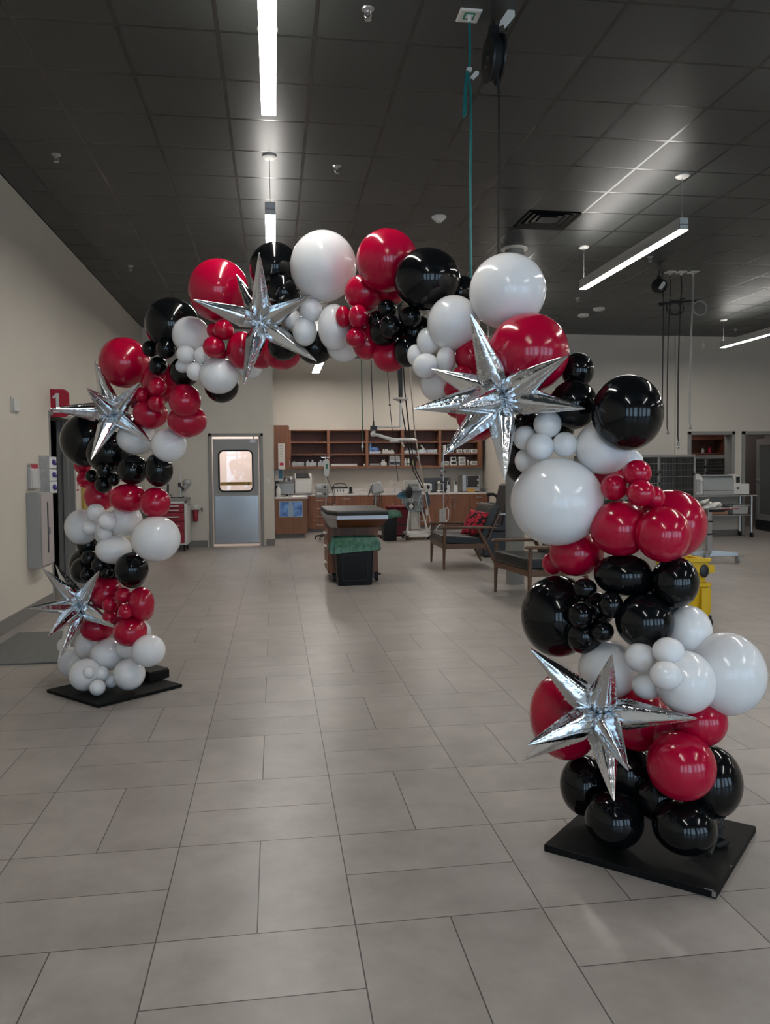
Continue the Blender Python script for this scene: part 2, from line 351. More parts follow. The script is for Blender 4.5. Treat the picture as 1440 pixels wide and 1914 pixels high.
# glazed door standing ajar in the right opening
d2 = thing('door_2', 'grey glazed door ajar in right doorway', 'door', (11.06, 16.3, 0)); del d2['category']; struct(d2)
if True:
    mb = MB()
    AN = math.atan2(-1, -.1); A = Vector((11.12, 16.8, 0)); Dv = Vector((math.cos(AN), math.sin(AN), 0))
    L = 1.0
    def dbox(u0, u1, z0, z1, th, name, m, w0=0):
        mb = MB(); c = A+Dv*((u0+u1)/2); mb.box((c.x, c.y, (z0+z1)/2), (u1-u0, th, z1-z0), rz=AN); return mb.obj(name, m, d2, bevel=.003)
    dbox(0, .13, .02, 2.1, .05, 'stile', M['frame']); dbox(L-.13, L, .02, 2.1, .05, 'stile', M['frame'])
    dbox(.13, L-.13, 1.95, 2.1, .05, 'rail', M['frame']); dbox(.13, L-.13, .24, .38, .05, 'rail', M['frame']); dbox(0, L, .02, .24, .055, 'kick_board', M['black'])
    dbox(.13, L-.13, .38, 1.95, .012, 'pane', mat('grey_door_glass', (.12, .13, .125), .1))
    c = A+Dv*.08; mb = MB(); mb.rod((c.x-.02, c.y, 1.16), (c.x-.08, c.y, 1.16), .014); mb.rod((c.x-.075, c.y, 1.16), (c.x-.09, c.y-.13, 1.16), .012); mb.obj('handle', M['steel'], d2)
# ---------------------------------------------------------------- hanging linear lights
ZB, ZT = 3.694, 3.809
def linear_light(x, y0, y1, label, wd=.092):
    t = thing('linear_ceiling_light', label, 'light', (x, (y0+y1)/2, ZB), 'linear hanging lights')
    mb = MB(); h = wd/2
    mb.bx(x-h, x-h+.004, y0, y1, ZB+.004, ZT); mb.bx(x+h-.004, x+h, y0, y1, ZB+.004, ZT)
    mb.bx(x-h, x+h, y0, y0+.004, ZB+.004, ZT); mb.bx(x-h, x+h, y1-.004, y1, ZB+.004, ZT); mb.bx(x-h, x+h, y0, y1, ZB+.05, ZB+.055)
    mb.obj('housing', M['lampgrey'], t, smooth=0)
    mb = MB(); mb.bx(x-h+.003, x+h-.003, y0+.003, y1-.003, ZB, ZB+.012); mb.obj('diffuser', M['lamp'], t, smooth=0)
    mb = MB(); mb.bx(x-h+.006, x+h-.006, y0+.05, y1-.05, ZT-.012, ZT-.008); mb.obj('uplight', M['lampup'], t, smooth=0)
    for y in (y0+.035, y1-.035):
        mb = MB(); mb.rod((x, y, ZT-.01), (x, y, HC-.02), .0025, seg=6); mb.obj('cable', M['grey'], t)
        mb = MB(); mb.lathe((x, y, HC-.025), [(.0, 0), (.05, .002), (.064, .012), (.064, .025)]); mb.obj('canopy', M['white'], t)
    return t
linear_light(0, 2.63, 5.07, 'long glowing linear light at the top of the picture, nearest on the left row')
linear_light(0, 7.0, 9.44, 'linear light hanging behind the black balloon at the arch top, seen end on')
linear_light(3.86, 7.0, 9.44, 'linear light with grey side hanging above the right shoulder of the arch')
linear_light(8.36, 11.3, 13.74, 'farthest linear light cut off by the right edge, above the back doorway')
q0, q1 = onz(593, 697, ZB), onz(596, 676, ZB)
linear_light((q0.x+q1.x)/2, q1.y, q0.y, 'short piece of light seen under the arch before the counters', .16)
for x, y in ((0, 11.4), (3.6, 16.0), (0, -1.8), (3.86, -1.8), (3.86, 2.63), (3.86, 11.4), (8.36, -1.8), (8.36, 2.63), (8.36, 7.0), (12.0, 2.63), (12.0, 8.0)):  # first two added unseen behind the balloons to brighten back wall and recess
    linear_light(x, y, y+2.44, 'unseen linear light')
# ---------------------------------------------------------------- things on the ceiling
def sprinkler(px, py, label):
    p = onz(px, py, HC); t = thing('fire_sprinkler', label, 'sprinkler', p, 'fire sprinklers on the ceiling'); x, y, z = p
    mb = MB(); mb.lathe((x, y, z-.012), [(.012, -.0), (.034, .004), (.04, .012)]); mb.obj('escutcheon', M['steel'], t)
    mb = MB(); mb.rod((x, y, z-.03), (x, y, z), .011); mb.tube([(x-.016, y, z-.012), (x-.02, y, z-.04), (x, y, z-.06), (x+.02, y, z-.04), (x+.016, y, z-.012)], .004, 6); mb.obj('frame', M['steel'], t)
    mb = MB(); mb.lathe((x, y, z-.064), [(.0, 0), (.022, .001), (.022, .004), (0, .004)]); mb.obj('deflector', M['steel'], t)
sprinkler(688, 17, 'chrome sprinkler near the top edge right of the long light')
sprinkler(105, 289, 'chrome sprinkler at the far left of the ceiling')
sprinkler(630, 311, 'chrome sprinkler above the white giant balloon of the arch top')
sprinkler(244, 497, 'chrome sprinkler close to the left wall above the left shoulder of the arch')
sprinkler(1216, 480, 'chrome sprinkler under the middle of the right hanging light')
sprinkler(1080, 557, 'chrome sprinkler left of two white discs, right of the top right white balloon')
sprinkler(1375, 615, 'chrome sprinkler above the farthest light at the right edge')
p = onz(821, 405, HC); t = thing('smoke_detector', 'white smoke detector on the black ceiling above the arch top', 'smoke detector', p)
mb = MB(); mb.lathe((p.x, p.y, p.z-.02), [(.075, 0), (.08, .006), (.08, .02)]); mb.obj('base', M['white'], t)
mb = MB(); mb.lathe((p.x, p.y, p.z-.062), [(.0, 0), (.03, .001), (.034, .006), (.05, .024), (.058, .028), (.06, .042)]); mb.obj('sensor_head', M['white'], t)
for px, py, l in ((1120, 576, 'larger white ceiling disc right of the top right balloon'), (1091, 588, 'smaller white ceiling disc lower left of the larger one')):
    p = onz(px, py, HC); mb = MB(); mb.lathe((p.x, p.y, HC-.045), [(0, 0), (.07, .003), (.095, .015), (.1, .045)]); tag(mb.obj('ceiling_sensor', M['white']), l, 'sensor')
# air vent
vx0, vx1, vy0, vy1 = GX+5*T+.01, GX+6*T-.01, GY+5*T+.01, GY+6*T-.01
t = thing('air_vent', 'black square air diffuser in the ceiling grid left of the right light', 'air vent', ((vx0+vx1)/2, (vy0+vy1)/2, HC))
for k, nm in enumerate(('frame', 'louver', 'louver', 'louver')):
    a = .0+k*.065; b = a+.05; z0 = HC-.012+.004*k
    A = [(x, y, z) for (i, z) in ((a, z0), ) for x, y in ((vx0+i, vy0+i), (vx1-i, vy0+i), (vx1-i, vy1-i), (vx0+i, vy1-i))]
    Bq = [(x, y, z0+.035) for x, y in ((vx0+b, vy0+b), (vx1-b, vy0+b), (vx1-b, vy1-b), (vx0+b, vy1-b))]
    Cq = [(x, y, z+.004) for x, y, z in Bq]; Dq = [(x, y, z+.004) for x, y, z in A]
    mb = MB(); mb.loft([A, Bq, Cq, Dq, A], cap=False); mb.obj(nm, mat('vent_black', (.012, .012, .012), .25), t, smooth=0)
mb = MB(); mb.bx(vx0+.2, vx1-.2, vy0+.2, vy1-.2, HC-.0, HC+.006); mb.bx(vx0, vx1, vy0, vy1, HC+.055, HC+.06); mb.obj('centre_plate', M['black'], t)
# column through the ceiling
t = struct(MB().lathe((3.02, 9.58, 0), [(.118, 0), (.118, HC)], seg=32).obj('column', mat('column_paint', (.2, .2, .19), .5)))
mb = MB(); mb.lathe((3.02, 9.58, HC-.02), [(.125, 0), (.165, .004), (.165, .02)], seg=32); mb.obj('collar', M['white'], t); 
for ch in t.children: ch.location = -t.location
# hose drop and cord reels
def tag_shape(c, rz, s, nm, parent):
    mb = MB(); x, y, z = c
    P = [(-.035, -.05), (-.02, -.09), (.0, -.055), (.025, -.075), (.035, .05), (.012, .08), (-.012, .08), (-.035, .055)]
    mb.prism([(x+s*(a*math.cos(rz)+b*math.sin(rz)), z+s*(b*math.cos(rz)-a*math.sin(rz))) for a, b in P], 'y', y-.001, y+.001)
    o = mb.obj(nm, M['paper'], parent, smooth=0); return o
hx, hy = 1.214, 4.745
t = thing('oxygen_hose_drop', 'teal gas hose hanging from a white ceiling plate', 'hose', (hx, hy, HC))
mb = MB(); mb.loft([[(hx+sx*s, hy+sy*s, HC-z) for sx, sy in ((-1, -1), (1, -1), (1, 1), (-1, 1))] for s, z in ((.068, -.004), (.068, .006), (.06, .012), (.038, .006))]); mb.obj('ceiling_plate', M['white'], t, bevel=.003)
mb = MB(); mb.bx(hx-.034, hx+.034, hy-.034, hy+.034, HC-.009, HC-.004); mb.obj('label_plate', mat('green_label', (.03, .22, .13), .5), t)
mb = MB(); mb.bx(hx-.02, hx+.022, hy-.02, hy+.015, HC-.014, HC-.008); mb.rod((hx, hy-.01, HC-.05), (hx, hy-.01, HC-.01), .011); mb.obj('outlet', M['white'], t)
zc = 3.877
pts = [(hx, hy-.01, HC-.05), (hx+.002, hy-.01, 4.0), (hx-.002, hy-.01, zc)]
for k in range(13):
    a = k/12*2*PI; pts.append((hx-.012-.028*math.sin(a/2)*(1 if k < 7 else .6), hy-.012+.004*k/12, zc-.14+.14*math.cos(a)))
pts += [(hx+.006, hy-.006, zc-.1), (hx+.01, hy, zc-.3), (hx+.004, hy, 3.2), (hx+.006, hy, 2.2)]
mb = MB(); mb.tube(pts, .0085, 8); mb.obj('hose', M['teal'], t)
mb = MB(); mb.bx(hx-.02, hx+.01, hy-.03, hy, zc-.005, zc+.012); mb.obj('clip', M['white'], t); o = tag_shape((hx+.03, hy-.02, zc-.03), .7, .42, 'tag', t)
def reel(c, R, label, hang_to, tagpos=None, grp=None, ang=.5):
    x, y, z = c
    t = thing('cord_reel', label, 'cord reel', (x, y, z)); 
    Mz = Matrix.Rotation(ang, 3, 'Z')
    def tr(P): v = Mz @ Vector(P); return (x+v.x, y+v.y, z+v.z)
    for s, nm in ((-1, 'drum_flange'), (1, 'drum_flange')):
        mb = MB(); ring = lambda r, d: [tr((d, r*math.cos(2*PI*k/28), r*math.sin(2*PI*k/28))) for k in range(28)]
        mb.loft([ring(R*.9, s*.045), ring(R, s*.04), ring(R, s*.028), ring(R*.3, s*.026)]); mb.loft([ring(R*.35, s*.045), ring(R*.3, s*.058), ring(R*.1, s*.06)]); mb.obj(nm, M['black'], t)
    mb = MB(); ring = lambda r, d: [tr((d, r*math.cos(2*PI*k/24), r*math.sin(2*PI*k/24))) for k in range(24)]
    mb.loft([ring(R*.82, -.03), ring(R*.86, 0), ring(R*.82, .03)]); mb.obj('wound_cord', M['blackrub'], t)
    mb = MB(); mb.loft([[tr(q) for q in ((-.03, -.02, R*.5), (.03, -.02, R*.5), (.03, .02, R*.5), (-.03, .02, R*.5))], [tr(q) for q in ((-.03, -.02, R*1.35), (.03, -.02, R*1.35), (.03, .02, R*1.35), (-.03, .02, R*1.35))]])
    mb.rod(tr((0, 0, R*1.3)), (x, y, HC), .008); mb.obj('hanger', M['black'], t)
    mb = MB(); p0 = tr((0, -R*.55, -R*.85)); zz = hang_to
    mb.tube([p0, (p0[0]+.01, p0[1], p0[2]-.15), (p0[0]+.004, p0[1], (p0[2]+zz)/2), (p0[0], p0[1], zz)], .008, 8); mb.obj('hanging_cord', M['blackrub'], t)
    mb = MB(); p1 = tr((.02, .03, R*1.2)); mb.tube([p1, (p1[0]+.08, p1[1]+.02, p1[2]+.03), (p1[0]+.07, p1[1], HC)], .006, 8); mb.obj('supply_cord', M['blackrub'], t)
    if tagpos: tag_shape(tagpos, .6, .8, 'tag', t)
    return t
reel((1.385, 4.8, 3.99), .145, 'black cord reel with a white tag hanging beside the teal hose', 2.3, (1.43, 4.66, 4.16), ang=.0)
reel((5.374, 10.4, 4.0), .1, 'black cord reel hanging behind the right arch shoulder near three white plates', 2.2, (5.35, 10.27, 3.97), ang=.6)
def hose_drop(c, zend, label, m, r, coil, end, grp='hose drops from the three ceiling plates'):
    x, y = c; t = thing('hose_drop', label, 'hose', (x, y, HC), grp)
    mb = MB(); mb.box((x, y, HC-.006), (.125, .125, .014)); mb.obj('ceiling_plate', M['white'], t, bevel=.004)
    mb = MB(); mb.rod((x, y, HC-.05), (x, y, HC-.01), .014); mb.obj('outlet', M['offw'], t)
    pts = [(x, y, HC-.05), (x+.01, y, HC-.2), (x-.005, y, 3.75)]
    if coil:
        n = 20
        for k in range(n+1): a = 2*PI*k/n; pts.append((x+coil*(.105-.105*math.cos(a)), y+.012*k/n, 3.72-.105*math.sin(a)-.02*k/n))
    ex = x-.012
    pts += [(ex, y+.02, 3.3), (ex-.012, y+.02, 2.7), (ex-.01, y+.02, zend+.06), (ex+.003, y+.02, zend)]
    mb = MB(); mb.tube(pts, r, 8); mb.obj('hose', m, t)
    mb = MB(); 
    if end: mb.lathe((ex+.003, y+.02, zend-.11), [(.0, 0), (.012, .01), (.02, .03), (.012, .045), (.02, .06), (.022, .1), (.01, .11)])
    else: mb.lathe((ex+.003, y+.02, zend-.05), [(.02, 0), (.022, .012), (.009, .05)])
    mb.obj('connector', M['steel'] if end else M['grey'], t)
hose_drop((5.565, 10.46), 1.98, 'left hose drop of three, dark thin hose ending above the cages', M['blackrub'], .007, 1, False)
hose_drop((5.725, 10.45), 1.83, 'middle hose drop of three, black hose with a metal coupling above the cages', M['blackrub'], .0095, -1, True)
hose_drop((5.893, 10.43), 2.05, 'right hose drop of three, pale grey hose with a round loop', mat('pale_hose', (.33, .32, .3), .4), .012, 1, False)
mb = MB(); mb.box((5.72, 10.5, 3.8), (.62, .03, .03), ry=-.1); mb.box((5.6, 10.46, 3.79), (.4, .02, .02), ry=-.28); tag(mb.obj('hose_bracket', M['black']), 'black strap bar tying the three ceiling hoses together', 'bracket')
# ---------------------------------------------------------------- left wall
sx0, sx1, sz0, sz1, sy = XL, -2.265, 2.085, 2.396, 9.2
sx0 = sx1-.315
t = thing('room_number_sign', 'red blade sign with a white 1 over the left doorway', 'sign', (sx0+.16, sy, sz0))
mb = MB(); r = .07; P = [(sx0+.12, sz0), (sx1-r, sz0)]
for a0, cz in ((-PI/2, sz0+r), (0, sz1-r)):
    for k in range(1, 8): P.append((sx1-r+r*math.cos(a0+PI/2*k/7), cz+r*math.sin(a0+PI/2*k/7)))
P.append((sx0+.12, sz1)); mb.prism([(x, z) for x, z in P], 'y', sy, sy+.03); mb.obj('panel', M['redsign'], t, bevel=.002)
cx = sx0+.19; z0 = sz0+.05
one = [(-.048, 0), (.052, 0), (.052, .03), (.02, .03), (.02, .215), (-.012, .215), (-.055, .175), (-.04, .152), (-.015, .172), (-.015, .03), (-.048, .03)]
mb = MB(); mb.prism([(cx+a, z0+b) for a, b in one], 'y', sy-.003, sy); mb.obj('number', mat('sign_white', (.62, .62, .62), .5), t, smooth=0)
mb = MB(); mb.bx(XL, XL+.013, sy-.01, sy+.04, sz0, sz1); mb.obj('bracket', M['redsign'], t)
# thermostat
t = thing('wall_sensor', 'small white sensor box high on the left wall', 'sensor', (XL, 7.93, 2.03))
mb = MB(); mb.bx(XL, XL+.012, 7.84, 8.02, 2.035, 2.185); mb.obj('back_plate', M['white'], t, bevel=.004)
mb = MB(); mb.bx(XL+.012, XL+.035, 7.86, 8.0, 2.05, 2.17); mb.obj('cover', M['white'], t, bevel=.008)
# document holder
t = thing('document_holder', 'clear wall holder with a white leaflet under a red header, left of the glove boxes', 'document holder', (XL, 8.42, 1.3))
mb = MB(); mb.bx(XL, XL+.006, 8.28, 8.56, 1.3, 1.56); mb.bx(XL, XL+.05, 8.28, 8.56, 1.3, 1.306); mb.bx(XL+.044, XL+.05, 8.28, 8.56, 1.3, 1.5); mb.bx(XL, XL+.05, 8.28, 8.286, 1.3, 1.52); mb.bx(XL, XL+.05, 8.554, 8.56, 1.3, 1.52); mb.obj('pocket', M['acryl'], t)
mb = MB(); mb.bx(XL+.02, XL+.03, 8.3, 8.54, 1.31, 1.55); mb.obj('leaflet', M['paper'], t)
mb = MB(); mb.bx(XL+.0302, XL+.032, 8.3, 8.54, 1.505, 1.55); mb.obj('red_header', M['redsign'], t)
# glove box dispenser
gy0, gy1, gz0, gz1, gx1 = 8.70, 8.98, 1.24, 1.64, -2.36
t = thing('glove_box_holder', 'stack of three glove boxes in a holder by the left doorway, blue gloves poking out', 'glove holder', (XL, 8.84, gz0))
mb = MB(); mb.bx(XL, XL+.008, gy0-.01, gy1+.01, gz0-.008, gz1+.01); mb.bx(XL, gx1, gy0-.006, gy0-.002, gz0-.008, gz1+.004); mb.obj('holder', M['acryl'], t)
bxm = mat('glove_box_print', (.3, .31, .3), .6, var=.35, scale=22); bxw = mat('glove_box_white', (.68, .68, .7), .5); gl = mat('purple_glove', (.04, .035, .2), .6)
for k in range(3):
    a = gz0+k*(gz1-gz0)/3; b = gz0+(k+1)*(gz1-gz0)/3-.004
    mb = MB(); mb.bx(XL+.009, gx1, gy0, gy1, a, b); n0 = 0
    bxo = mb.obj('glove_box', bxm, t, bevel=.003)
    mb = MB(); mb.bx(gx1, gx1+.002, gy0+.004, gy1-.004, a+.004, b-.004); mb.obj('front_panel', bxw, bxo)
    mb = MB(); mb.ell((gx1+.008, gy0+.15, (a+b)/2+.004), (.02, .05, .03)); mb.ell((gx1+.014, gy0+.18, (a+b)/2-.012), (.016, .035, .016)); mb.obj('glove', gl, bxo)
# extinguisher cabinet
cy0, cy1, cz0, cz1, cx1 = 8.22, 8.50, .50, 1.262, -2.33
t = thing('extinguisher_cabinet', 'grey wall cabinet with a dark slit window below the glove boxes', 'wall cabinet', (XL, 8.38, cz0))
cbm = mat('cabinet_grey_paint', (.32, .325, .315), .4)
mb = MB(); mb.bx(XL, cx1, cy0, cy1+.16, cz0, cz1); mb.obj('body', cbm, t, bevel=.004)
mb = MB(); mb.bx(cx1, cx1+.014, cy0+.012, cy1+.148, cz0+.02, cz1-.02); dr = mb.obj('door', mat('cabinet_door_paint', (.4, .36, .35), .4), t, bevel=.004)
mb = MB(); mb.bx(cx1+.0142, cx1+.017, cy0+.2, cy0+.235, cz0+.14, cz1-.1); mb.obj('slit_window', M['black'], dr)
mb = MB(); mb.bx(cx1+.014, cx1+.03, cy0+.26, cy0+.3, .83, .9); mb.obj('pull', M['alu'], dr, bevel=.003)
# notices past the doorway
t = thing('safety_notice', 'small white notice with red print right of the left doorway', 'sign', (XL, 10.28, 1.2))
mb = MB(); mb.bx(XL, XL+.006, 10.19, 10.37, 1.2, 1.46); mb.obj('sheet', M['paper'], t)
mb = MB(); mb.bx(XL+.0062, XL+.008, 10.26, 10.3, 1.28, 1.42); mb.bx(XL+.0062, XL+.008, 10.23, 10.34, 1.23, 1.255); mb.obj('red_print', M['redsign'], t)
YP0, YP1 = onx(152, 925, XL).y, onx(166, 925, XL).y
t = thing('yellow_wall_panel', 'ochre yellow panel on the left wall behind the left balloon column', 'panel', (XL, YP0, .78))
mb = MB(); mb.bx(XL, XL+.03, YP0, YP1, .78, 1.3); mb.obj('board', mat('ochre', (.38, .25, .04), .5), t, bevel=.004)
# floor mat
mb = MB(); mb.bx(-2.33, -1.25, 6.23, 7.46, 0, .012); tag(mb.obj('entrance_mat', mat('grey_mat', (.155, .16, .152), .8, var=.15, scale=60, bump=.2), bevel=.003), 'plain grey floor mat by the left wall behind the left board', 'mat')
# ---------------------------------------------------------------- red drawer cart by the swing door
x0, x1, y0, y1 = -2.2, -1.60, 14.72, 15.3; zt = .93
t = thing('drawer_cart', 'red medical drawer cart with white frame left of the swing door', 'cart', ((x0+x1)/2, (y0+y1)/2, 0))
mb = MB(); mb.bx(x0, x0+.05, y0, y1, .16, zt); mb.bx(x1-.05, x1, y0, y1, .16, zt); mb.bx(x0, x1, y1-.04, y1, .16, zt); mb.bx(x0, x1, y0, y1, zt-.05, zt); mb.bx(x0, x1, y0, y1, .12, .17); mb.obj('frame', M['white'], t, bevel=.006)
zz = zt-.055
for h in (.075, .085, .16, .165, .245):
    mb = MB(); mb.bx(x0+.055, x1-.055, y0-.006, y1-.06, zz-h+.006, zz); d = mb.obj('drawer', M['red'], t, bevel=.004)
    mb = MB(); mb.bx(x0+.14, x1-.14, y0-.03, y0-.006, zz-h*.5-.008, zz-h*.5+.01); mb.obj('handle', M['white'], d, bevel=.003); zz -= h
mb = MB(); mb.bx(x0-.01, x1+.01, y0-.01, y1+.01, zt, zt+.05); mb.obj('work_tray', M['grey'], t, bevel=.01)
for x in (x0+.06, x1-.06):
    for y in (y0+.06, y1-.06):
        mb = MB(); mb.rod((x-.015, y, .05), (x+.015, y, .05), .05, seg=16); mb.bx(x-.02, x+.02, y-.012, y+.012, .06, .13); mb.obj('caster', M['blackrub'], t)
mb = MB(); mb.rod((x1+.012, y0+.03, .85), (x1+.012, y1-.03, .85), .012); mb.obj('side_rail', M['alu'], t)
# things on the cart
t = thing('lamp_stand', 'thin steel stand with a black clamp and white head on the red cart', 'stand', (-1.76, 15.1, .98))
mb = MB(); mb.rod((-1.76, 15.1, .98), (-1.76, 15.1, 1.42), .011); mb.lathe((-1.76, 15.1, .98), [(.09, 0), (.09, .01), (.02, .014)]); mb.obj('post', M['steel'], t)
mb = MB(); mb.ell((-1.63, 15.12, 1.26), (.085, .07, .075)); mb.loft([[(-1.63+.08*math.cos(a), 15.12+.06*math.sin(a), 1.24) for a in [k*PI/6 for k in range(12)]], [(-1.71+.03*math.cos(a), 15.12+.03*math.sin(a), 1.08) for a in [k*PI/6 for k in range(12)]]]); mb.obj('head', M['lgrey'], t)
mb = MB(); mb.box((-1.765, 15.08, 1.22), (.05, .05, .08)); mb.rod((-1.755, 15.07, 1.2), (-1.68, 15.05, 1.12), .018); mb.obj('clamp', M['black'], t)
t = thing('scale_arm', 'black angled bracket with a tray beside the stand on the red cart', 'bracket', (-2.0, 15.0, .98))
mb = MB(); mb.tube([(-2.12, 15.0, 1.03), (-1.98, 15.0, 1.03), (-1.97, 15.0, 1.06), (-1.965, 15.0, 1.24)], .018, 8); mb.obj('arm', M['black'], t)
mb = MB(); mb.box((-2.06, 15.0, 1.08), (.2, .18, .015)); mb.box((-2.06, 15.0, 1.0), (.1, .1, .04)); mb.obj('tray', M['grey'], t)
mb = MB(); mb.tube([(-2.15, 14.78, .99), (-1.95, 14.76, .99), (-1.9, 14.77, 1.03), (-1.86, 14.77, 1.06), (-1.88, 14.77, 1.0), (-1.8, 14.76, .99), (-1.67, 14.77, .995), (-1.65, 14.77, 1.02)], .008, 8); tag(mb.obj('black_cable', M['blackrub']), 'black cable lying along the top of the red cart', 'cable')
t = thing('sharps_bin', 'red sharps container in a white wall bracket left of the swing door', 'bin', (-1.51, YB-.09, .5))
mb = MB(); mb.lathe((-1.51, YB-.09, .51), [(.042, 0), (.05, .01), (.056, .22), (.05, .235)], ex=1, ey=1.3); mb.obj('tub', M['red'], t)
mb = MB(); mb.bx(-1.58, -1.42, YB-.17, YB, .735, .765); mb.bx(-1.55, -1.45, YB-.14, YB-.02, .765, .83); mb.bx(-1.54, -1.48, YB-.02, YB, .55, .78); mb.obj('bracket', M['white'], t, bevel=.006)
mb = MB(); mb.ell((-1.40, YB-.03, .75), (.016, .02, .016)); mb.ell((-1.39, YB-.03, .71), (.016, .02, .016)); mb.obj('knob', M['black'], t)
t = thing('light_switch', 'white switch plate between swing door and cherry cabinets', 'switch', (-.12, YB, 1.2))
mb = MB(); mb.bx(-.155, -.085, YB-.008, YB, 1.2, 1.32); mb.obj('plate', M['white'], t, bevel=.003)
mb = MB(); mb.bx(-.135, -.105, YB-.013, YB-.008, 1.23, 1.29); mb.obj('rocker', M['white'], t)
# ---------------------------------------------------------------- counters in the recess
ZC = .905
def pull(mb, x, y, z, l=.13): mb.rod((x-l/2, y-.03, z), (x+l/2, y-.03, z), .007, seg=8); mb.rod((x-l/2+.015, y-.03, z), (x-l/2+.015, y, z), .005, seg=6); mb.rod((x+l/2-.015, y-.03, z), (x+l/2-.015, y, z), .005, seg=6)
def base_cab(x0, x1, y, label, drawers, doors=0, depth=.6):
    t = thing('base_cabinet', label, 'cabinet', ((x0+x1)/2, y+depth/2, 0), 'cherry base cabinets along the recess')
    mb = MB(); mb.bx(x0, x1, y, y+depth, .1, ZC-.045); mb.obj('body', M['wood'], t)
    mb = MB(); mb.bx(x0, x1, y+.06, y+depth, 0, .1); mb.obj('toe_kick', M['base'], t)
    z = ZC-.05
    for h in drawers:
        mb = MB(); mb.bx(x0+.006, x1-.006, y-.018, y, z-h+.005, z); d = mb.obj('drawer', M['wood'], t, bevel=.002)
        mb = MB(); pull(mb, (x0+x1)/2, y-.018, z-h/2, min(.16, (x1-x0)*.45)); mb.obj('handle', M['steel'], d); z -= h
    for k in range(doors):
        a = x0+(x1-x0)*k/doors; b = x0+(x1-x0)*(k+1)/doors
        mb = MB(); mb.bx(a+.006, b-.006, y-.018, y, .11, z); d = mb.obj('door', M['wood'], t, bevel=.002)
        xx = (b-.05) if k == 0 and doors > 1 else a+.05
        mb = MB(); mb.rod((xx, y-.048, z-.18), (xx, y-.048, z-.05), .007, seg=8); mb.rod((xx, y-.048, z-.06), (xx, y-.018, z-.06), .005, seg=6); mb.rod((xx, y-.048, z-.17), (xx, y-.018, z-.17), .005, seg=6); mb.obj('handle', M['steel'], d)
    return t
YC = 18.62
base_cab(.76, 1.36, YC, 'narrow bank of four cherry drawers right of the blue poster', (.19, .19, .2, .2))
base_cab(1.36, 2.05, YC, 'cherry cabinet behind the left pole with pumps', (.13,), 1)
base_cab(2.05, 2.75, YC, 'cherry cabinet right above the exam table end', (.13,), 1)
base_cab(2.75, 3.3, YC, 'cherry cabinet behind the white anaesthesia machine', (.13,), 1)
base_cab(3.3, 3.85, YC, 'bank of cherry drawers right behind the anaesthesia machine', (.13, .2, .2, .2))
base_cab(3.85, 4.72, YC, 'double door cherry cabinet behind the right pole', (.14,), 2)
base_cab(4.72, 5.18, YC, 'last cherry drawer bank at the right end of the counter', (.14, .16, .23, .25))
mb = MB(); mb.bx(.005, AX1-.005, YC-.03, YA-.005, ZC-.045, ZC); mb.bx(.005, AX1-.005, YA-.02, YA-.005, ZC, ZC+.1); mb.bx(AX1-.02, AX1-.005, YC, YA-.005, ZC, ZC+.1); mb.bx(.005, .72, 17.0, YC-.03, ZC-.045, ZC)
tag(mb.obj('worktop', M['counter'], bevel=.006), 'long pale worktop turning the corner over the cherry cabinets', 'worktop')
t = thing('return_cabinet', 'cherry cabinet return with a blue poster on its end', 'cabinet', (.35, 17.8, 0))
mb = MB(); mb.bx(.01, .70, 17.04, YC-.02, .1, ZC-.047); mb.obj('body', M['wood'], t)
mb = MB(); mb.bx(.01, .64, 17.1, YC-.02, 0, .1); mb.obj('toe_kick', M['base'], t)
mb = MB(); mb.bx(.012, .7, 17.015, 17.04, .1, ZC-.047); mb.obj('end_panel', mat('cherry_end_panel', (.2, .085, .04), .42, var=.18, scale=3, stretch=(9, 9, .8)), t, bevel=.002)
pm = mat('poster_print', (.015, .075, .33), .4, scale=2.2, stretch=(3, 1, 4), c2=(.24, .46, .85))
pz0, pz1 = ony(523, 967, 17.01).z, ony(523, 937, 17.01).z
t = thing('poster', 'glossy blue underwater-toned poster on the end of the cherry return', 'poster', (.36, 17.01, pz0))
mb = MB(); mb.bx(.1, .6, 17.005, 17.012, pz0, pz1); mb.obj('sheet', M['paper'], t)
mb = MB(); mb.bx(.108, .592, 17.003, 17.0045, pz0+.012, pz1-.01); mb.obj('print', pm, t)
mb = MB(); mb.prism([(.28, pz0+.02), (.4, pz0+.02), (.41, pz0+.2), (.36, pz1-.02), (.31, pz1-.02), (.29, pz0+.2)], 'y', 17.0015, 17.0025); mb.obj('pale_figure', mat('poster_pale', (.3, .42, .55), .45), t)
# upper shelves
ux0, ux1, uz0, uz1, uy0 = .34, 5.12, 1.515, 2.45, 18.88
t = thing('wall_shelf_unit', 'long open cherry wall shelving with five bays over the counter', 'shelf', ((ux0+ux1)/2, 19.05, uz0))
xd = [.376, 1.305, 2.245, 3.12, 4.05, 5.03]
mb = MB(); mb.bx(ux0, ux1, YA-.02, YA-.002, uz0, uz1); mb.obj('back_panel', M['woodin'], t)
for x in xd:
    mb = MB(); mb.bx(x-.035 if x < 5 else x-.03, x+.035 if x < 5 else ux1, uy0, YA-.02, uz0, uz1); mb.obj('divider', M['wood'], t, bevel=.002)
for z in (uz0, 1.835, 2.13, uz1-.03):
    hh = .055 if z == uz0 else .028
    mb = MB(); mb.bx(ux0, ux1, uy0+.004, YA-.02, z, z+hh); mb.obj('shelf', M['wood'], t, bevel=.002)
ZS = [uz0+.055, 1.863, 2.158]
t = thing('side_wall_cabinet', 'tall cherry wall cabinet end left of the open shelves', 'cabinet', (.17, 17.9, 1.5))
mb = MB(); mb.bx(.005, .315, 17.05, uy0-.01, 1.5, 2.45); mb.obj('body', M['wood'], t)
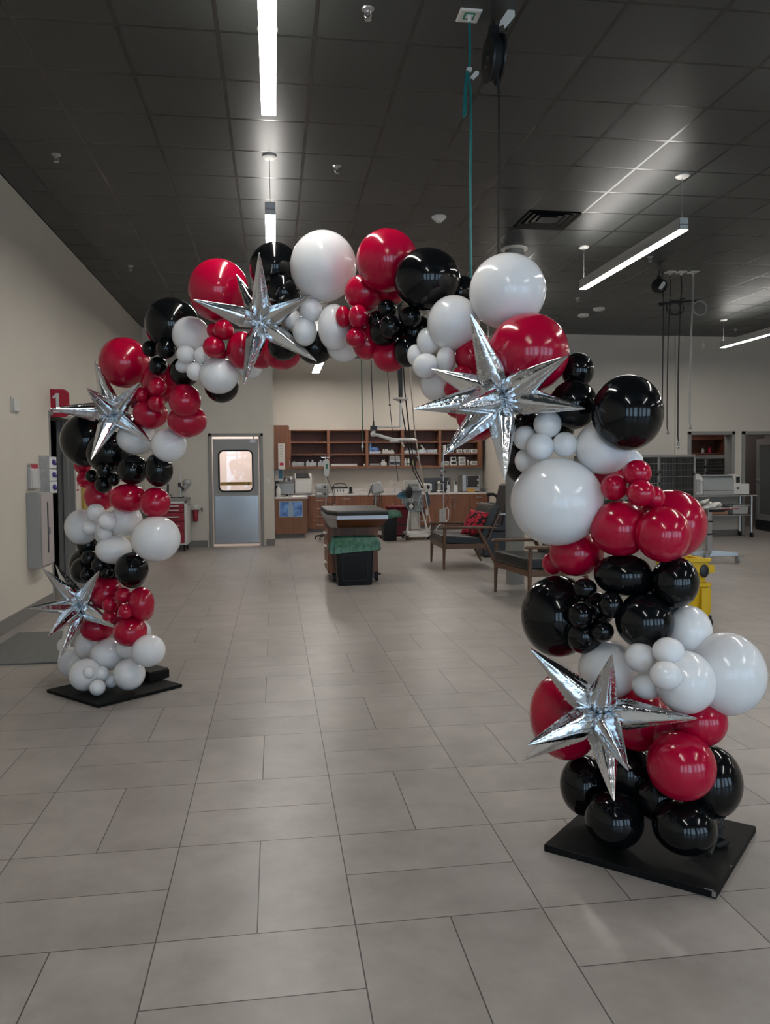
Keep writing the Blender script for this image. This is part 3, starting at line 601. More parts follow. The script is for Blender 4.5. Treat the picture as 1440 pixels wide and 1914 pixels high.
mb = MB(); mb.bx(.315, .333, 17.06, 17.9, 1.51, 2.44); mb.bx(.315, .333, 17.91, uy0-.02, 1.51, 2.44); mb.obj('door', M['wood'], t, bevel=.002)
mb = MB(); mb.rod((.35, 17.8, 1.56), (.35, 17.8, 1.7), .007); mb.obj('handle', M['steel'], t)
t = thing('disposal_notice', 'tall white notice with red field on the side of the wall cabinet', 'sign', (.16, 17.04, 1.5))
na, nb = ony(520, 829, 17.04), ony(533, 877, 17.04)
mb = MB(); mb.bx(na.x, nb.x, 17.02, 17.05, nb.z, na.z); mb.obj('sheet', M['paper'], t)
mb = MB(); mb.bx(na.x+.03, nb.x-.03, 17.018, 17.0195, nb.z+.08, nb.z+.14); mb.obj('red_field', M['redsign'], t)
mb = MB()
for k in range(5): mb.bx(na.x+.035, nb.x-.05+.008*(k % 3), 17.018, 17.0195, na.z-.06-.055*k, na.z-.05-.055*k)
mb.obj('print', M['grey'], t)
t = thing('towel_dispenser', 'white dispenser with blue window under the left wall cabinet', 'dispenser', (.17, 17.4, 1.25))
mb = MB(); mb.bx(.005, .2, 17.3, 17.5, 1.24, 1.5); mb.obj('case', M['white'], t, bevel=.02)
mb = MB(); mb.bx(.1, .18, 17.297, 17.3, 1.3, 1.48); mb.obj('blue_window', M['blueplast'], t)
# ---- things on the shelves
def bin_(x0, x1, z, h, label, m, nfill, fm, grp='plastic bins on the open shelves', lean=False):
    t = thing('storage_bin', label, 'bin', ((x0+x1)/2, uy0+.13, z), grp)
    a, b, c, d = x0, x1, uy0+.03, uy0+.24; mb = MB(); th = .006
    mb.bx(a, b, c, c+th, z, z+h); mb.bx(a, b, d-th, d, z, z+h); mb.bx(a, a+th, c, d, z, z+h); mb.bx(b-th, b, c, d, z, z+h); mb.bx(a, b, c, d, z, z+th); mb.obj('tray', m, t)
    for k in range(nfill):
        mb = MB(); xx = a+.03+(b-a-.06)*(k+.5)/nfill; hh = h*random.uniform(1.05, 1.75); mb.box((xx, c+.1+random.uniform(-.03, .03), z+.008+hh/2), ((b-a-.06)/nfill*.8, .05, hh), ry=random.uniform(-.18, .18)); mb.obj('packet', fm[k % len(fm)], t, bevel=.004)
foil = mat('packet_foil', (.42, .45, .48), .3, .4); pk = [foil, M['offw'], M['lgrey']]
bin_(.42, .72, ZS[0], .1, 'grey bin with dark packets, leftmost on the lowest shelf', M['lgrey'], 4, [M['grey'], M['black']])
bin_(.76, 1.02, ZS[0], .1, 'grey bin with silver packets, second on the lowest shelf', M['lgrey'], 4, [foil, M['black']])
bin_(1.04, 1.26, ZS[0], .09, 'grey bin with upright silver tubes, third on the lowest shelf', M['lgrey'], 6, [foil])
mb = MB(); mb.bx(1.36, 2.0, uy0+.04, uy0+.3, ZS[0], ZS[0]+.055); mb.bx(1.7, 1.74, uy0+.035, uy0+.04, ZS[0]+.01, ZS[0]+.045); tag(mb.obj('flat_carton', M['offw'], bevel=.004), 'long flat cream carton on the lowest shelf, second bay', 'carton')
mb = MB(); mb.bx(2.16, 2.2, uy0+.05, uy0+.12, ZS[0], ZS[0]+.055); tag(mb.obj('small_carton', M['paper'], bevel=.002), 'tiny pale carton against the divider on the lowest shelf', 'carton')
bin_(2.3, 2.58, ZS[1], .06, 'pale bin holding a bulging blue pack on the middle shelf', mat('pale_blue_bin', (.4, .43, .52), .4), 0, pk)
mb = MB(); mb.ell((2.44, uy0+.13, ZS[1]+.095), (.12, .08, .075)); mb.bx(2.31, 2.36, uy0+.06, uy0+.2, ZS[1]+.01, ZS[1]+.26); tag(mb.obj('blue_pack', mat('blue_wrap', (.1, .19, .42), .45, var=.6, scale=14)), 'blue wrapped pack with an upright card in the pale bin', 'pack')
bin_(2.62, 2.92, ZS[1], .07, 'white bin full of syringe packs right of the blue pack', M['offw'], 6, [M['white'], M['paper']])
bin_(2.3, 2.56, ZS[0], .055, 'low grey tray on the lowest shelf, third bay', M['grey'], 0, pk)
bin_(2.58, 2.73, ZS[0], .09, 'white bin with rolls on the lowest shelf, third bay', M['offw'], 3, [M['white']])
t = thing('drawer_box', 'clear two-tier box with dark labels on the lowest shelf, third bay', 'box', (2.95, uy0+.15, ZS[0]))
for k in range(2):
    mb = MB(); mb.bx(2.80+.135*k, 2.93+.135*k, uy0+.04, uy0+.26, ZS[0], ZS[0]+.25); bb = mb.obj('bay', M['lgrey'], t, bevel=.004)
    for z in (.03, .14): mb = MB(); mb.bx(2.81+.135*k, 2.92+.135*k, uy0+.034, uy0+.04, ZS[0]+z, ZS[0]+z+.07); mb.obj('tray_front', M['grey'] if z > .1 else M['black'], bb)
bin_(3.17, 3.45, ZS[1], .08, 'clear low bin under the lamp head on the middle shelf', M['acryl'], 3, [M['grey']])
bin_(3.5, 3.72, ZS[1], .09, 'clear bin with teal tubes and one leaning roll', M['acryl'], 5, [mat('teal_packet', (.25, .4, .42), .4), M['white']])
mb = MB(); mb.rod((3.68, uy0+.1, ZS[1]+.1), (3.59, uy0+.1, ZS[1]+.21), .018); tag(mb.obj('paper_roll', M['white']), 'white roll sticking out slanted from the teal packs', 'roll')
bin_(3.74, 3.98, ZS[1], .1, 'empty clear bin at the right end of the fourth bay', M['acryl'], 0, pk)
for x, l in ((3.2, 'left white bottle of the pair on the lowest shelf'), (3.275, 'right white bottle of the pair on the lowest shelf')):
    t = thing('bottle', l, 'bottle', (x, uy0+.1, ZS[0]), 'bottle pair on the lowest shelf')
    mb = MB(); mb.lathe((x, uy0+.1, ZS[0]), [(.028, 0), (.03, .01), (.03, .12), (.018, .14)]); mb.obj('body', M['white'], t)
    mb = MB(); mb.lathe((x, uy0+.1, ZS[0]+.14), [(.022, 0), (.022, .035), (0, .036)]); mb.obj('cap', M['paper'], t)
    mb = MB(); mb.lathe((x, uy0+.1, ZS[0]+.03), [(.0305, 0), (.0305, .03)]); mb.obj('label', M['green'] if 'right' in l else M['grey'], t)
mb = MB(); mb.lathe((3.39, uy0+.1, ZS[0]), [(.04, 0), (.04, .1), (.03, .12), (0, .12)]); tag(mb.obj('green_jar', mat('olive_jar', (.16, .2, .07), .4)), 'olive green jar right of the bottle pair', 'jar')
mb = MB(); mb.bx(3.47, 3.54, uy0+.06, uy0+.16, ZS[0], ZS[0]+.1); tag(mb.obj('brown_carton', mat('brown_carton', (.16, .07, .05), .6)), 'small brown carton right of the olive jar', 'carton')
def monitor(x, z, w_, label, dark=False):
    t = thing('patient_monitor', label, 'monitor', (x, uy0+.12, z), 'small monitors on the last shelf bay')
    mb = MB(); mb.box((x, uy0+.14, z+.05), (w_, .2, .1)); mb.obj('case', M['white'], t, bevel=.02)
    mb = MB(); mb.ell((x, uy0+.04, z+.055), (w_*.36, .012, .035)); mb.obj('screen', M['black'] if dark else M['grey'], t)
    mb = MB(); mb.bx(x-w_*.45, x+w_*.45, uy0+.03, uy0+.045, z+.002, z+.02); mb.obj('trim', M['white'], t)
monitor(4.75, ZS[1], .16, 'small monitor second from right on the middle shelf, last bay'); monitor(4.93, ZS[1], .17, 'white monitor at the right end of the middle shelf')
monitor(4.56, ZS[1], .13, 'small monitor third from right on the middle shelf, last bay')
monitor(4.2, ZS[0], .17, 'lowest shelf monitor just right of the fifth divider'); monitor(4.4, ZS[0], .18, 'dark screened monitor second on the lowest shelf, last bay', True); monitor(4.62, ZS[0], .18, 'lower monitor of the stacked pair on the lowest shelf'); monitor(4.62, ZS[0]+.105, .18, 'upper monitor of the stacked pair on the lowest shelf')
monitor(4.92, ZS[0], .18, 'lowest shelf monitor at the right end'); monitor(4.4, ZS[0]+.105, .15, 'dark monitor stacked left of the white pair', True)
mb = MB(); mb.bx(4.75, 4.78, uy0+.05, uy0+.15, ZS[0], ZS[0]+.13); tag(mb.obj('charger', M['white'], bevel=.004), 'narrow white charger between the right monitors of the lowest shelf', 'charger')
t = thing('tablet', 'dark tablet with white rim leaning in the last bay', 'tablet', (4.34, uy0+.12, ZS[1]))
mb = MB(); mb.box((4.34, uy0+.12, ZS[1]+.12), (.17, .02, .22)); mb.obj('case', M['white'], t, bevel=.006)
mb = MB(); mb.box((4.34, uy0+.108, ZS[1]+.12), (.14, .004, .18)); mb.obj('screen', mat('navy_screen', (.02, .03, .08), .2), t)
mb = MB(); mb.bx(4.14, 4.22, uy0+.05, uy0+.2, ZS[1], ZS[1]+.21); tag(mb.obj('white_carton', M['white'], bevel=.004), 'upright white carton left of the tablet', 'carton')
# ---- things on the worktop
def cy(px, py, Y): return ony(px, py, Y)
yy = 17.25; a, b = ony(523, 906, yy), ony(551, 928, yy)
t = thing('computer_monitor', 'grey-screened computer monitor on the return worktop', 'monitor', ((a.x+b.x)/2, yy, ZC))
mb = MB(); mb.box(((a.x+b.x)/2, yy, ZC+.17), (.34, .03, .26)); mb.obj('bezel', M['black'], t, bevel=.004)
mb = MB(); mb.box(((a.x+b.x)/2-.006, yy-.016, ZC+.172), (.31, .003, .235)); mb.obj('screen', mat('pale_screen', (.3, .32, .33), .35), t)
mb = MB(); mb.bx((a.x+b.x)/2-.1, (a.x+b.x)/2+.1, yy-.02, yy+.12, ZC, ZC+.012); mb.rod(((a.x+b.x)/2, yy+.04, ZC+.01), ((a.x+b.x)/2, yy+.02, ZC+.12), .02); mb.obj('stand', M['black'], t)
x = ony(520.5, 915, 17.12).x
t = thing('spray_bottle', 'white spray bottle at the left edge of the return worktop', 'bottle', (x, 17.12, ZC))
mb = MB(); mb.lathe((x, 17.12, ZC), [(.045, 0), (.048, .01), (.048, .15), (.035, .19), (.016, .215), (.016, .24)]); mb.obj('body', M['white'], t)
mb = MB(); mb.box((x-.01, 17.12, ZC+.265), (.07, .03, .04)); mb.rod((x+.02, 17.12, ZC+.255), (x+.028, 17.12, ZC+.215), .006); mb.obj('trigger', M['offw'], t)
mb = MB(); mb.bx(.02, .1, 17.3, 17.45, ZC, ZC+.34); tag(mb.obj('dark_box', M['black'], bevel=.005), 'dark upright box behind the spray bottle', 'box')
t = thing('desk_fan', 'small chrome lamp fixture peeking over the computer monitor', 'lamp', (.3, 17.7, ZC))
mb = MB(); mb.rod((.3, 17.7, ZC), (.3, 17.7, ZC+.3), .012); mb.lathe((.3, 17.7, ZC), [(.08, 0), (.08, .015), (.0, .02)]); mb.obj('post', M['alu'], t)
mb = MB(); mb.ell((.25, 17.68, ZC+.36), (.06, .06, .05)); mb.ell((.36, 17.68, ZC+.37), (.05, .06, .05)); mb.obj('head', M['alu'], t)
a, b = ony(547, 886, 18.1), ony(580, 924, 18.1)
t = thing('lab_analyzer', 'white lab analyser with sloped black screen on the worktop corner', 'analyser', (.68, 18.2, ZC))
mb = MB(); mb.prism([(18.05, ZC+.02), (18.5, ZC+.02), (18.5, ZC+.5), (18.22, ZC+.5), (18.05, ZC+.38)], 'x', .46, .86); mb.obj('case', M['offw'], t, bevel=.02)
mb = MB(); q = [(18.058, ZC+.392), (18.21, ZC+.501)]; mb.loft([[(.5, q[0][0], q[0][1]), (.82, q[0][0], q[0][1]), (.78, q[1][0], q[1][1]), (.5, q[1][0], q[1][1])], [(.5, q[0][0]-.004, q[0][1]+.006), (.82, q[0][0]-.004, q[0][1]+.006), (.78, q[1][0]-.004, q[1][1]+.006), (.5, q[1][0]-.004, q[1][1]+.006)]]); mb.obj('screen', M['black'], t)
mb = MB(); mb.bx(.5, .82, 18.044, 18.05, ZC+.06, ZC+.34); mb.obj('front_door', M['white'], t, bevel=.004)
mb = MB(); mb.bx(.48, .84, 18.06, 18.48, ZC, ZC+.02); mb.obj('foot', M['grey'], t)
mb = MB(); mb.bx(.2, .44, 18.15, 18.5, ZC, ZC+.43); tag(mb.obj('analyzer_module', M['lgrey'], bevel=.015), 'plain grey module left of the white analyser', 'analyser')
t = thing('instrument_tray', 'white box with three slots under a black carry tray on the worktop', 'box', (1.55, 18.9, ZC))
mb = MB(); mb.bx(1.4, 1.75, 18.8, 19.05, ZC, ZC+.13); mb.obj('box', M['white'], t, bevel=.01)
mb = MB()
for k in range(3): mb.bx(1.5+.07*k, 1.52+.07*k, 18.796, 18.8, ZC+.05, ZC+.1)
mb.obj('slots', M['black'], t)
mb = MB(); mb.bx(1.36, 1.76, 18.78, 19.05, ZC+.13, ZC+.17); mb.tube([(1.4, 18.9, ZC+.17), (1.45, 18.9, ZC+.23), (1.6, 18.9, ZC+.25), (1.7, 18.9, ZC+.23), (1.74, 18.9, ZC+.17)], .012, 8); mb.obj('carry_tray', M['black'], t, bevel=.005)
mb = MB(); mb.lathe((1.84, 18.9, ZC), [(.06, 0), (.06, .02), (.04, .025), (.04, .16), (0, .16)]); tag(mb.obj('dark_cup', M['black']), 'dark cup on a round foot right of the black carry tray', 'cup')
for k, (x, y, rz) in enumerate(((2.0, 18.85, .2), (2.2, 18.95, -.3), (2.36, 18.8, .5))):
    mb = MB(); mb.box((x, y, ZC+.012+.004*k), (.24, .18, .022), rz=rz); tag(mb.obj('paper_pack', M['paper'], bevel=.002), ('leftmost', 'middle', 'rightmost')[k]+' of three white paper packs lying on the worktop left of the tap', 'paper pack', 'white paper packs by the tap')
fx = ony(738, 915, 18.9).x
t = thing('tap', 'chrome gooseneck tap over the counter sink', 'tap', (fx, 18.95, ZC))
mb = MB(); mb.tube([(fx, 18.95, ZC), (fx, 18.95, ZC+.2)]+[(fx-.08+.08*math.cos(a), 18.93, ZC+.22+.08*math.sin(a)) for a in [k*PI/8 for k in range(9)]]+[(fx-.16, 18.92, ZC+.18)], .013, 10); mb.obj('spout', M['steel'], t)
mb = MB(); mb.rod((fx+.02, 18.95, ZC+.05), (fx+.09, 18.93, ZC+.08), .008); mb.lathe((fx, 18.95, ZC), [(.03, 0), (.03, .015), (.02, .02)]); mb.obj('lever', M['steel'], t)
mb = MB(); mb.bx(3.68, 4.33, 18.98, 19.02, ZC+.02, ZC+.36); mb.bx(3.95, 4.05, 18.9, 19.1, ZC, ZC+.02); mb.rod((4, 19.0, ZC+.01), (4, 19.0, ZC+.1), .02); tag(mb.obj('dark_screen', mat('dark_panel', (.04, .04, .042), .35), bevel=.004), 'wide dark screen panel standing at the back of the worktop', 'screen')
t = thing('microscope', 'white bench microscope in front of the dark screen panel', 'microscope', (4.02, 18.78, ZC))
mb = MB(); mb.box((4.02, 18.78, ZC+.025), (.16, .2, .05)); mb.box((4.02, 18.86, ZC+.14), (.08, .06, .22)); mb.box((4.02, 18.76, ZC+.24), (.15, .16, .06)); mb.obj('body', M['offw'], t, bevel=.02)
mb = MB(); mb.rod((4.02, 18.7, ZC+.24), (4.02, 18.62, ZC+.27), .02); mb.rod((4.07, 18.84, ZC+.1), (4.1, 18.84, ZC+.1), .018); mb.obj('eyepiece', M['black'], t)
t = thing('label_printer', 'small white printer left of the bench microscope', 'printer', (3.67, 18.75, ZC))
mb = MB(); mb.box((3.67, 18.75, ZC+.1), (.2, .16, .2)); mb.obj('case', M['white'], t, bevel=.02)
mb = MB(); mb.ell((3.69, 18.667, ZC+.11), (.05, .01, .07)); mb.obj('roll_window', M['black'], t)
for px, l in ((838, 'left of two white handheld analysers upright beside the toaster oven'), (852, 'right of two white handheld analysers upright beside the toaster oven')):
    x = ony(px, 905, 18.85).x; t = thing('handheld_analyzer', l, 'analyser', (x, 18.85, ZC), 'handheld analysers on the worktop')
    mb = MB(); mb.prism([(x-.05, ZC), (x+.05, ZC), (x+.045, ZC+.12), (x+.022, ZC+.2), (x+.022, ZC+.28), (x-.022, ZC+.28), (x-.022, ZC+.2), (x-.045, ZC+.12)], 'y', 18.82, 18.88); mb.obj('body', M['white'], t, bevel=.006)
    mb = MB(); mb.bx(x-.02, x+.02, 18.815, 18.82, ZC+.19, ZC+.27); mb.obj('screen', M['black'], t)
    mb = MB(); mb.tube([(x, 18.85, ZC+.28), (x, 18.85, ZC+.31), (x+.02, 18.85, ZC+.34)], .006, 6); mb.obj('probe', M['grey'], t)
a, b = ony(865, 888, 18.7), ony(897, 918, 18.7)
t = thing('toaster_oven', 'stainless countertop oven with dark window at the right end of the worktop', 'oven', ((a.x+b.x)/2, 18.9, ZC))
mb = MB(); mb.bx(a.x, b.x, 18.7, 19.1, ZC+.02, a.z); mb.obj('case', M['alu'], t, bevel=.01)
mb = MB(); mb.bx(a.x+.09, b.x-.025, 18.69, 18.7, ZC+.12, a.z-.02); d = mb.obj('door', mat('oven_glass', (.03, .03, .032), .1), t)
mb = MB(); mb.rod((a.x+.11, 18.66, ZC+.16), (a.x+.11, 18.66, a.z-.06), .008); mb.obj('handle', M['steel'], d)
mb = MB()
for z in (.17, .3): mb.rod((b.x-.05, 18.66, ZC+z), (b.x-.05, 18.69, ZC+z), .022)
mb.obj('knob', M['white'], t)
mb = MB(); mb.bx(a.x+.02, b.x-.02, 18.72, 19.08, ZC, ZC+.02); mb.obj('foot', M['black'], t)
mb = MB(); mb.box((a.x+.2, 18.66, ZC+.05), (.2, .02, .09), rx=-.2); tag(mb.obj('yellow_card', mat('orange_card', (.5, .3, .08), .5)), 'orange yellow card leaning at the foot of the countertop oven', 'card')
# ---------------------------------------------------------------- treatment table and bins
t = thing('treatment_table', 'cherry treatment table with padded black top in the middle of the room', 'table', (1.05, 10.5, 0))
bx0, bx1, by0, by1 = .70, 1.34, 10.16, 11.1
mb = MB(); mb.prism([(by0, .12), (by1-.12, .12), (by1, .28), (by1, .80), (by0, .80)], 'x', bx0, bx1); mb.obj('body', M['wood'], t, bevel=.004)
mb = MB(); mb.bx(bx0+.04, bx1-.04, by0+.04, by1-.1, .03, .12); mb.obj('plinth', M['base'], t)
tp = [(.655, 11.15), (1.43, 11.15), (1.41, 9.68), (.765, 9.68), (.655, 10.0)]
def scalep(P, k): cx = sum(p[0] for p in P)/len(P); cyy = sum(p[1] for p in P)/len(P); return [(cx+(x-cx)*k, cyy+(y-cyy)*k) for x, y in P]
mb = MB(); mb.prism(scalep(tp, 1.01), 'z', .897, .93); mb.obj('pad_edge', M['blackrub'], t, bevel=.008)
mb = MB(); mb.prism(scalep(tp, 1.005), 'z', .925, .957); mb.obj('padded_top', mat('dark_pad', (.07, .068, .064), .42), t, bevel=.012)
mb = MB(); mb.prism(tp, 'z', .845, .897); mb.obj('steel_band', mat('satin_band', (.42, .42, .46), .35, .6), t, bevel=.003)
mb = MB(); mb.loft([[(x, y, .845) for x, y in scalep(tp, .985)], [(x, y, .735) for x, y in ((.73, 11.1), (1.35, 11.1), (1.345, 9.86), (.80, 9.86), (.72, 10.12))]]); mb.obj('apron', M['wood'], t)
mb = MB(); mb.loft([[(.651, 10.9, .845), (.651, 10.0, .845), (.763, 9.676, .845), (.79, 9.85, .735), (.712, 10.12, .72), (.705, 10.9, .76)], [(.648, 10.9, .845), (.648, 10.0, .845), (.758, 9.672, .845), (.785, 9.845, .735), (.708, 10.115, .72), (.70, 10.9, .76)]]); mb.obj('corner_guard', M['alu'], t)
z = .70
for h in (.15, .2, .24):
    mb = MB(); mb.bx(bx0-.016, bx0, by0+.06, by1-.14, z-h+.006, z); d = mb.obj('drawer', M['wood'], t, bevel=.003)
    mb = MB(); mb.bx(bx0-.05, bx0-.016, by0+.25, by0+.5, z-h*.5-.007, z-h*.5+.007); mb.obj('handle', M['white'], d, bevel=.003); z -= h
for x, y in ((bx1-.02, by0+.04), (bx0+.06, by0+.05), (bx1-.02, by1-.2)):
    mb = MB(); mb.rod((x-.016, y, .055), (x+.016, y, .055), .055, seg=18); mb.bx(x-.025, x+.025, y-.015, y+.015, .06, .13); mb.tube([(x+.02, y-.05, .1), (x+.05, y-.06, .09)], .01, 6); mb.obj('caster', M['blackrub'], t)
def waste_bin(x, y, wb, wt, db, dt, h, label, bag_h, panel=True, nm='waste_bin'):
    t = thing(nm, label, 'bin', (x, y, 0)); q = lambda w_, d_, z, r=.04: [(x+a, y+b, z) for a, b in rrect(-w_/2, w_/2, -d_/2, d_/2, r, 4)]
    mb = MB(); mb.loft([q(wb, db, 0), q(wb+.01, db+.01, .01), q(wt, dt, h), q(wt+.025, dt+.025, h), q(wt+.025, dt+.025, h-.03), q(wt-.01, dt-.01, h-.03), q(wt-.02, dt-.02, h-.01), q(wb-.02, db-.02, .02)]); mb.obj('tub', M['binm'], t)
    if panel:
        mb = MB(); s = (wt-wb)/h
        for i, (ins) in enumerate((.0,)):
            A = rrect(-wb/2+.05, wb/2-.05, .06, h-.2, .05, 5); B2 = rrect(-wb/2+.062, wb/2-.062, .072, h-.212, .04, 5)
            yf = lambda z: y-db/2-(dt-db)/2*z/h
            mb.loft([[(x+a, yf(z)-.0, z) for a, z in A], [(x+a, yf(z)-.008, z) for a, z in A], [(x+a, yf(z)-.008, z) for a, z in B2], [(x+a, yf(z)-.0, z) for a, z in B2]], cap=False)
        mb.obj('raised_frame', M['binm'], t)
    mb = MB(); secs = []; k = len(q(1, 1, 0)); rnd = random.Random(int(x*100)); w1 = [rnd.uniform(-1, 1) for _ in range(k)]; w2 = [rnd.uniform(-1, 1) for _ in range(k)]
    for j, (e, dz) in enumerate(((-.02, -.12), (-.005, 0), (.025, .012), (.04, -.02), (.046, -bag_h*.45), (.06, -bag_h*.8), (.05, -bag_h))):
        R = q(wt+2*e, dt+2*e, h+dz); out = []
        for i, (a, b, c) in enumerate(R):
            amp = .0 if j == 0 else .006+.004*j; f = 1+ (w1[i] if j % 2 else w2[i])*amp/.25
            out.append((x+(a-x)*f, y+(b-y)*f, c+(w2[i]*.02*j/6 if j > 2 else 0)+(.02*math.sin((a-x)*7) if j == 6 else 0)))
        secs.append(out)
    mb.loft(secs, cap=False); mb.obj('bag_liner', M['bagg'], t, smooth=60)
    return t
M['binm'] = mat('dark_bin_plastic', (.004, .006, .009), .42, spec=.4)
waste_bin(1.0, 9.97, .43, .5, .3, .36, .6, 'dark bin with green liner standing against the treatment table', .17)
waste_bin(2.36, 16.1, .25, .32, .4, .46, .61, 'slim dark bin with green liner beside the anaesthesia machine', .13, False)
t = thing('red_bin', 'dark red bin behind the anaesthesia machine', 'bin', (2.73, 17.2, 0))
mb = MB(); mb.prism([(2.5, .02), (2.98, .02), (3.0, .62), (2.46, .62)], 'y', 17.0, 17.35); mb.obj('tub', mat('dark_red_bin', (.13, .005, .015), .4), t, bevel=.02)
mb = MB(); mb.bx(2.45, 3.01, 16.98, 17.37, .62, .67); mb.obj('lid', mat('dark_red_lid', (.16, .006, .018), .4), t, bevel=.015)
mb = MB(); mb.bx(2.5, 2.98, 16.99, 17.0, .24, .28); mb.obj('pedal_slot', M['black'], t)
# ---------------------------------------------------------------- anaesthesia machine
ay = 16.3; t = thing('anaesthesia_machine', 'white anaesthesia machine on casters with black breathing bag', 'medical machine', (2.95, ay, 0))
hosem = mat('grey_blue_hose', (.14, .2, .23), .4)
mb = MB(); mb.bx(2.72, 3.22, ay-.25, ay+.25, .09, .15); mb.bx(2.76, 3.18, ay-.32, ay-.2, .06, .11); mb.obj('base', M['white'], t, bevel=.015)
for x in (2.72, 3.18, 3.24):
    for y in (ay-.26, ay+.22):
        if x == 3.24 and y > ay: continue
        mb = MB(); mb.rod((x-.02, y, .05), (x+.02, y, .05), .05, seg=14); mb.obj('caster', M['blackrub'], t)
for a, b in (((2.73, ay-.2, .15), (2.83, ay, .62)), ((3.18, ay-.2, .15), (3.07, ay, .72)), ((2.84, ay+.2, .15), (2.86, ay+.1, .62)), ((3.08, ay+.2, .15), (3.05, ay+.1, .7))):
    mb = MB(); mb.rod(a, b, .02); mb.obj('leg', M['white'], t)
mb = MB(); mb.bx(2.86, 3.02, ay+.02, ay+.06, .2, .9); mb.obj('back_plate', M['offw'], t, bevel=.01)
mb = MB(); mb.bx(2.68, 3.1, ay-.2, ay+.2, 1.02, 1.06); mb.bx(2.7, 3.08, ay-.05, ay+.2, .72, 1.02); mb.bx(2.72, 3.1, ay-.18, ay-.05, .8, .84); mb.obj('cabinet', M['lgrey'], t, bevel=.006)
mb = MB(); mb.bx(2.72, 3.06, ay-.15, ay+.2, 1.06, 1.24); mb.obj('gas_monitor', M['offw'], t, bevel=.012)
mb = MB(); mb.bx(2.79, 3.0, ay-.155, ay-.15, 1.1, 1.17); mb.obj('screen', M['grey'], t)
mb = MB(); mb.bx(3.0, 3.28, ay-.2, ay+.1, 1.02, 1.17); mb.obj('vaporizer', M['white'], t, bevel=.02)
mb = MB(); mb.ell((3.2, ay-.2, 1.1), (.035, .02, .045)); mb.ell((3.07, ay-.2, 1.1), (.03, .015, .03)); mb.obj('dial', M['black'], t)
mb = MB(); mb.ell((2.775, ay-.3, 1.0), (.075, .06, .125)); mb.rod((2.775, ay-.3, 1.1), (2.775, ay-.2, 1.15), .015); mb.obj('breathing_bag', M['blackrub'], t)
mb = MB(); mb.lathe((2.8, ay-.28, .62), [(.05, 0), (.085, .03), (.085, .13), (.05, .16)]); mb.obj('absorber_canister', M['black'], t)
mb = MB(); mb.ell((2.8, ay-.36, .7), (.045, .03, .045)); mb.rod((2.8, ay-.28, .78), (2.79, ay-.28, .9), .012); mb.rod((2.83, ay-.28, .78), (2.86, ay-.26, .86), .014); mb.obj('valve', M['white'], t)
mb = MB(); mb.tube([(2.72, ay-.24, .86), (2.7, ay-.3, .74), (2.76, ay-.34, .64), (2.86, ay-.34, .62), (2.96, ay-.32, .7), (3.0, ay-.26, .86), (3.06, ay-.22, .92)], .022, 10); mb.tube([(3.05, ay-.2, .8), (3.08, ay-.24, .7), (3.0, ay-.3, .6), (2.9, ay-.3, .6)], .018, 8); mb.obj('breathing_hose', hosem, t)
mb = MB(); 
for k in range(5): mb.tube([(2.72, ay-.1, 1.0-.02*k), (2.6, ay-.18, .99-.03*k), (2.52+.03*k, ay-.2, .92-.01*k), (2.62, ay-.22, .86+.01*k), (2.72, ay-.2, .9)], .014, 7)
mb.obj('coiled_blue_hose', mat('steel_blue_hose', (.07, .19, .27), .35), t)
mb = MB(); mb.prism([(3.12, .98), (3.17, 1.02), (3.22, .8), (3.2, .66), (3.14, .74), (3.1, .86)], 'y', ay-.3, ay-.22); mb.obj('spare_bag', mat('teal_dark', (.01, .045, .07), .45), t, bevel=.02)
mb = MB(); mb.tube([(2.9, ay-.2, .45), (2.95, ay-.3, .28), (3.05, ay-.33, .22), (3.2, ay-.34, .23), (3.27, ay-.35, .27), (3.21, ay-.36, .3), (3.16, ay-.36, .2), (3.24, ay-.36, .17), (3.3, ay-.36, .22)], .009, 7); mb.obj('power_lead', M['white'], t)
t = thing('suction_unit', 'small white control box with red window hung right of the anaesthesia machine', 'medical device', (3.16, 16.5, .5))
mb = MB(); mb.bx(3.1, 3.2, 16.5, 16.56, .5, .66); mb.obj('red_jar', mat('dark_red_jar', (.08, .006, .01), .2), t, bevel=.01)
mb = MB(); mb.bx(3.22, 3.28, 16.5, 16.55, .48, .62); mb.tube([(3.25, 16.52, .48), (3.22, 16.5, .36), (3.2, 16.5, .2)], .008, 6); mb.obj('control_box', M['white'], t, bevel=.006)
# ---------------------------------------------------------------- poles and monitors on stands
px_ = 1.08; y = 16.6; t = thing('infusion_pole', 'left steel pole with two stacked grey pumps and a white bag', 'infusion pole', (px_, y, 0))
mb = MB(); mb.rod((px_, y, .1), (px_, y, 1.74), .013); mb.tube([(px_-.1, y, 1.78), (px_-.08, y, 1.74), (px_+.08, y, 1.74), (px_+.1, y, 1.78)], .007, 6); mb.obj('pole', M['steel'], t)
for k in range(5):
    a = 2*PI*k/5+.3; mb = MB(); mb.rod((px_, y, .11), (px_+.24*math.cos(a), y+.24*math.sin(a), .07), .018); mb.rod((px_+.24*math.cos(a)-.012, y+.24*math.sin(a), .035), (px_+.24*math.cos(a)+.012, y+.24*math.sin(a), .035), .035); mb.obj('foot', M['black'], t)
for z in (.9, 1.05):
    mb = MB(); mb.bx(px_-.22, px_+.05, y-.16, y-.01, z, z+.135); pm_ = mb.obj('pump', M['grey'] if z < 1 else M['lgrey'], t, bevel=.02)
    mb = MB(); mb.rod((px_-.03, y-.175, z+.07), (px_-.03, y-.16, z+.07), .024); mb.obj('knob', M['black'], pm_)
    mb = MB(); mb.bx(px_-.2, px_-.09, y-.163, y-.16, z+.06, z+.11); mb.obj('display', M['white'], pm_)
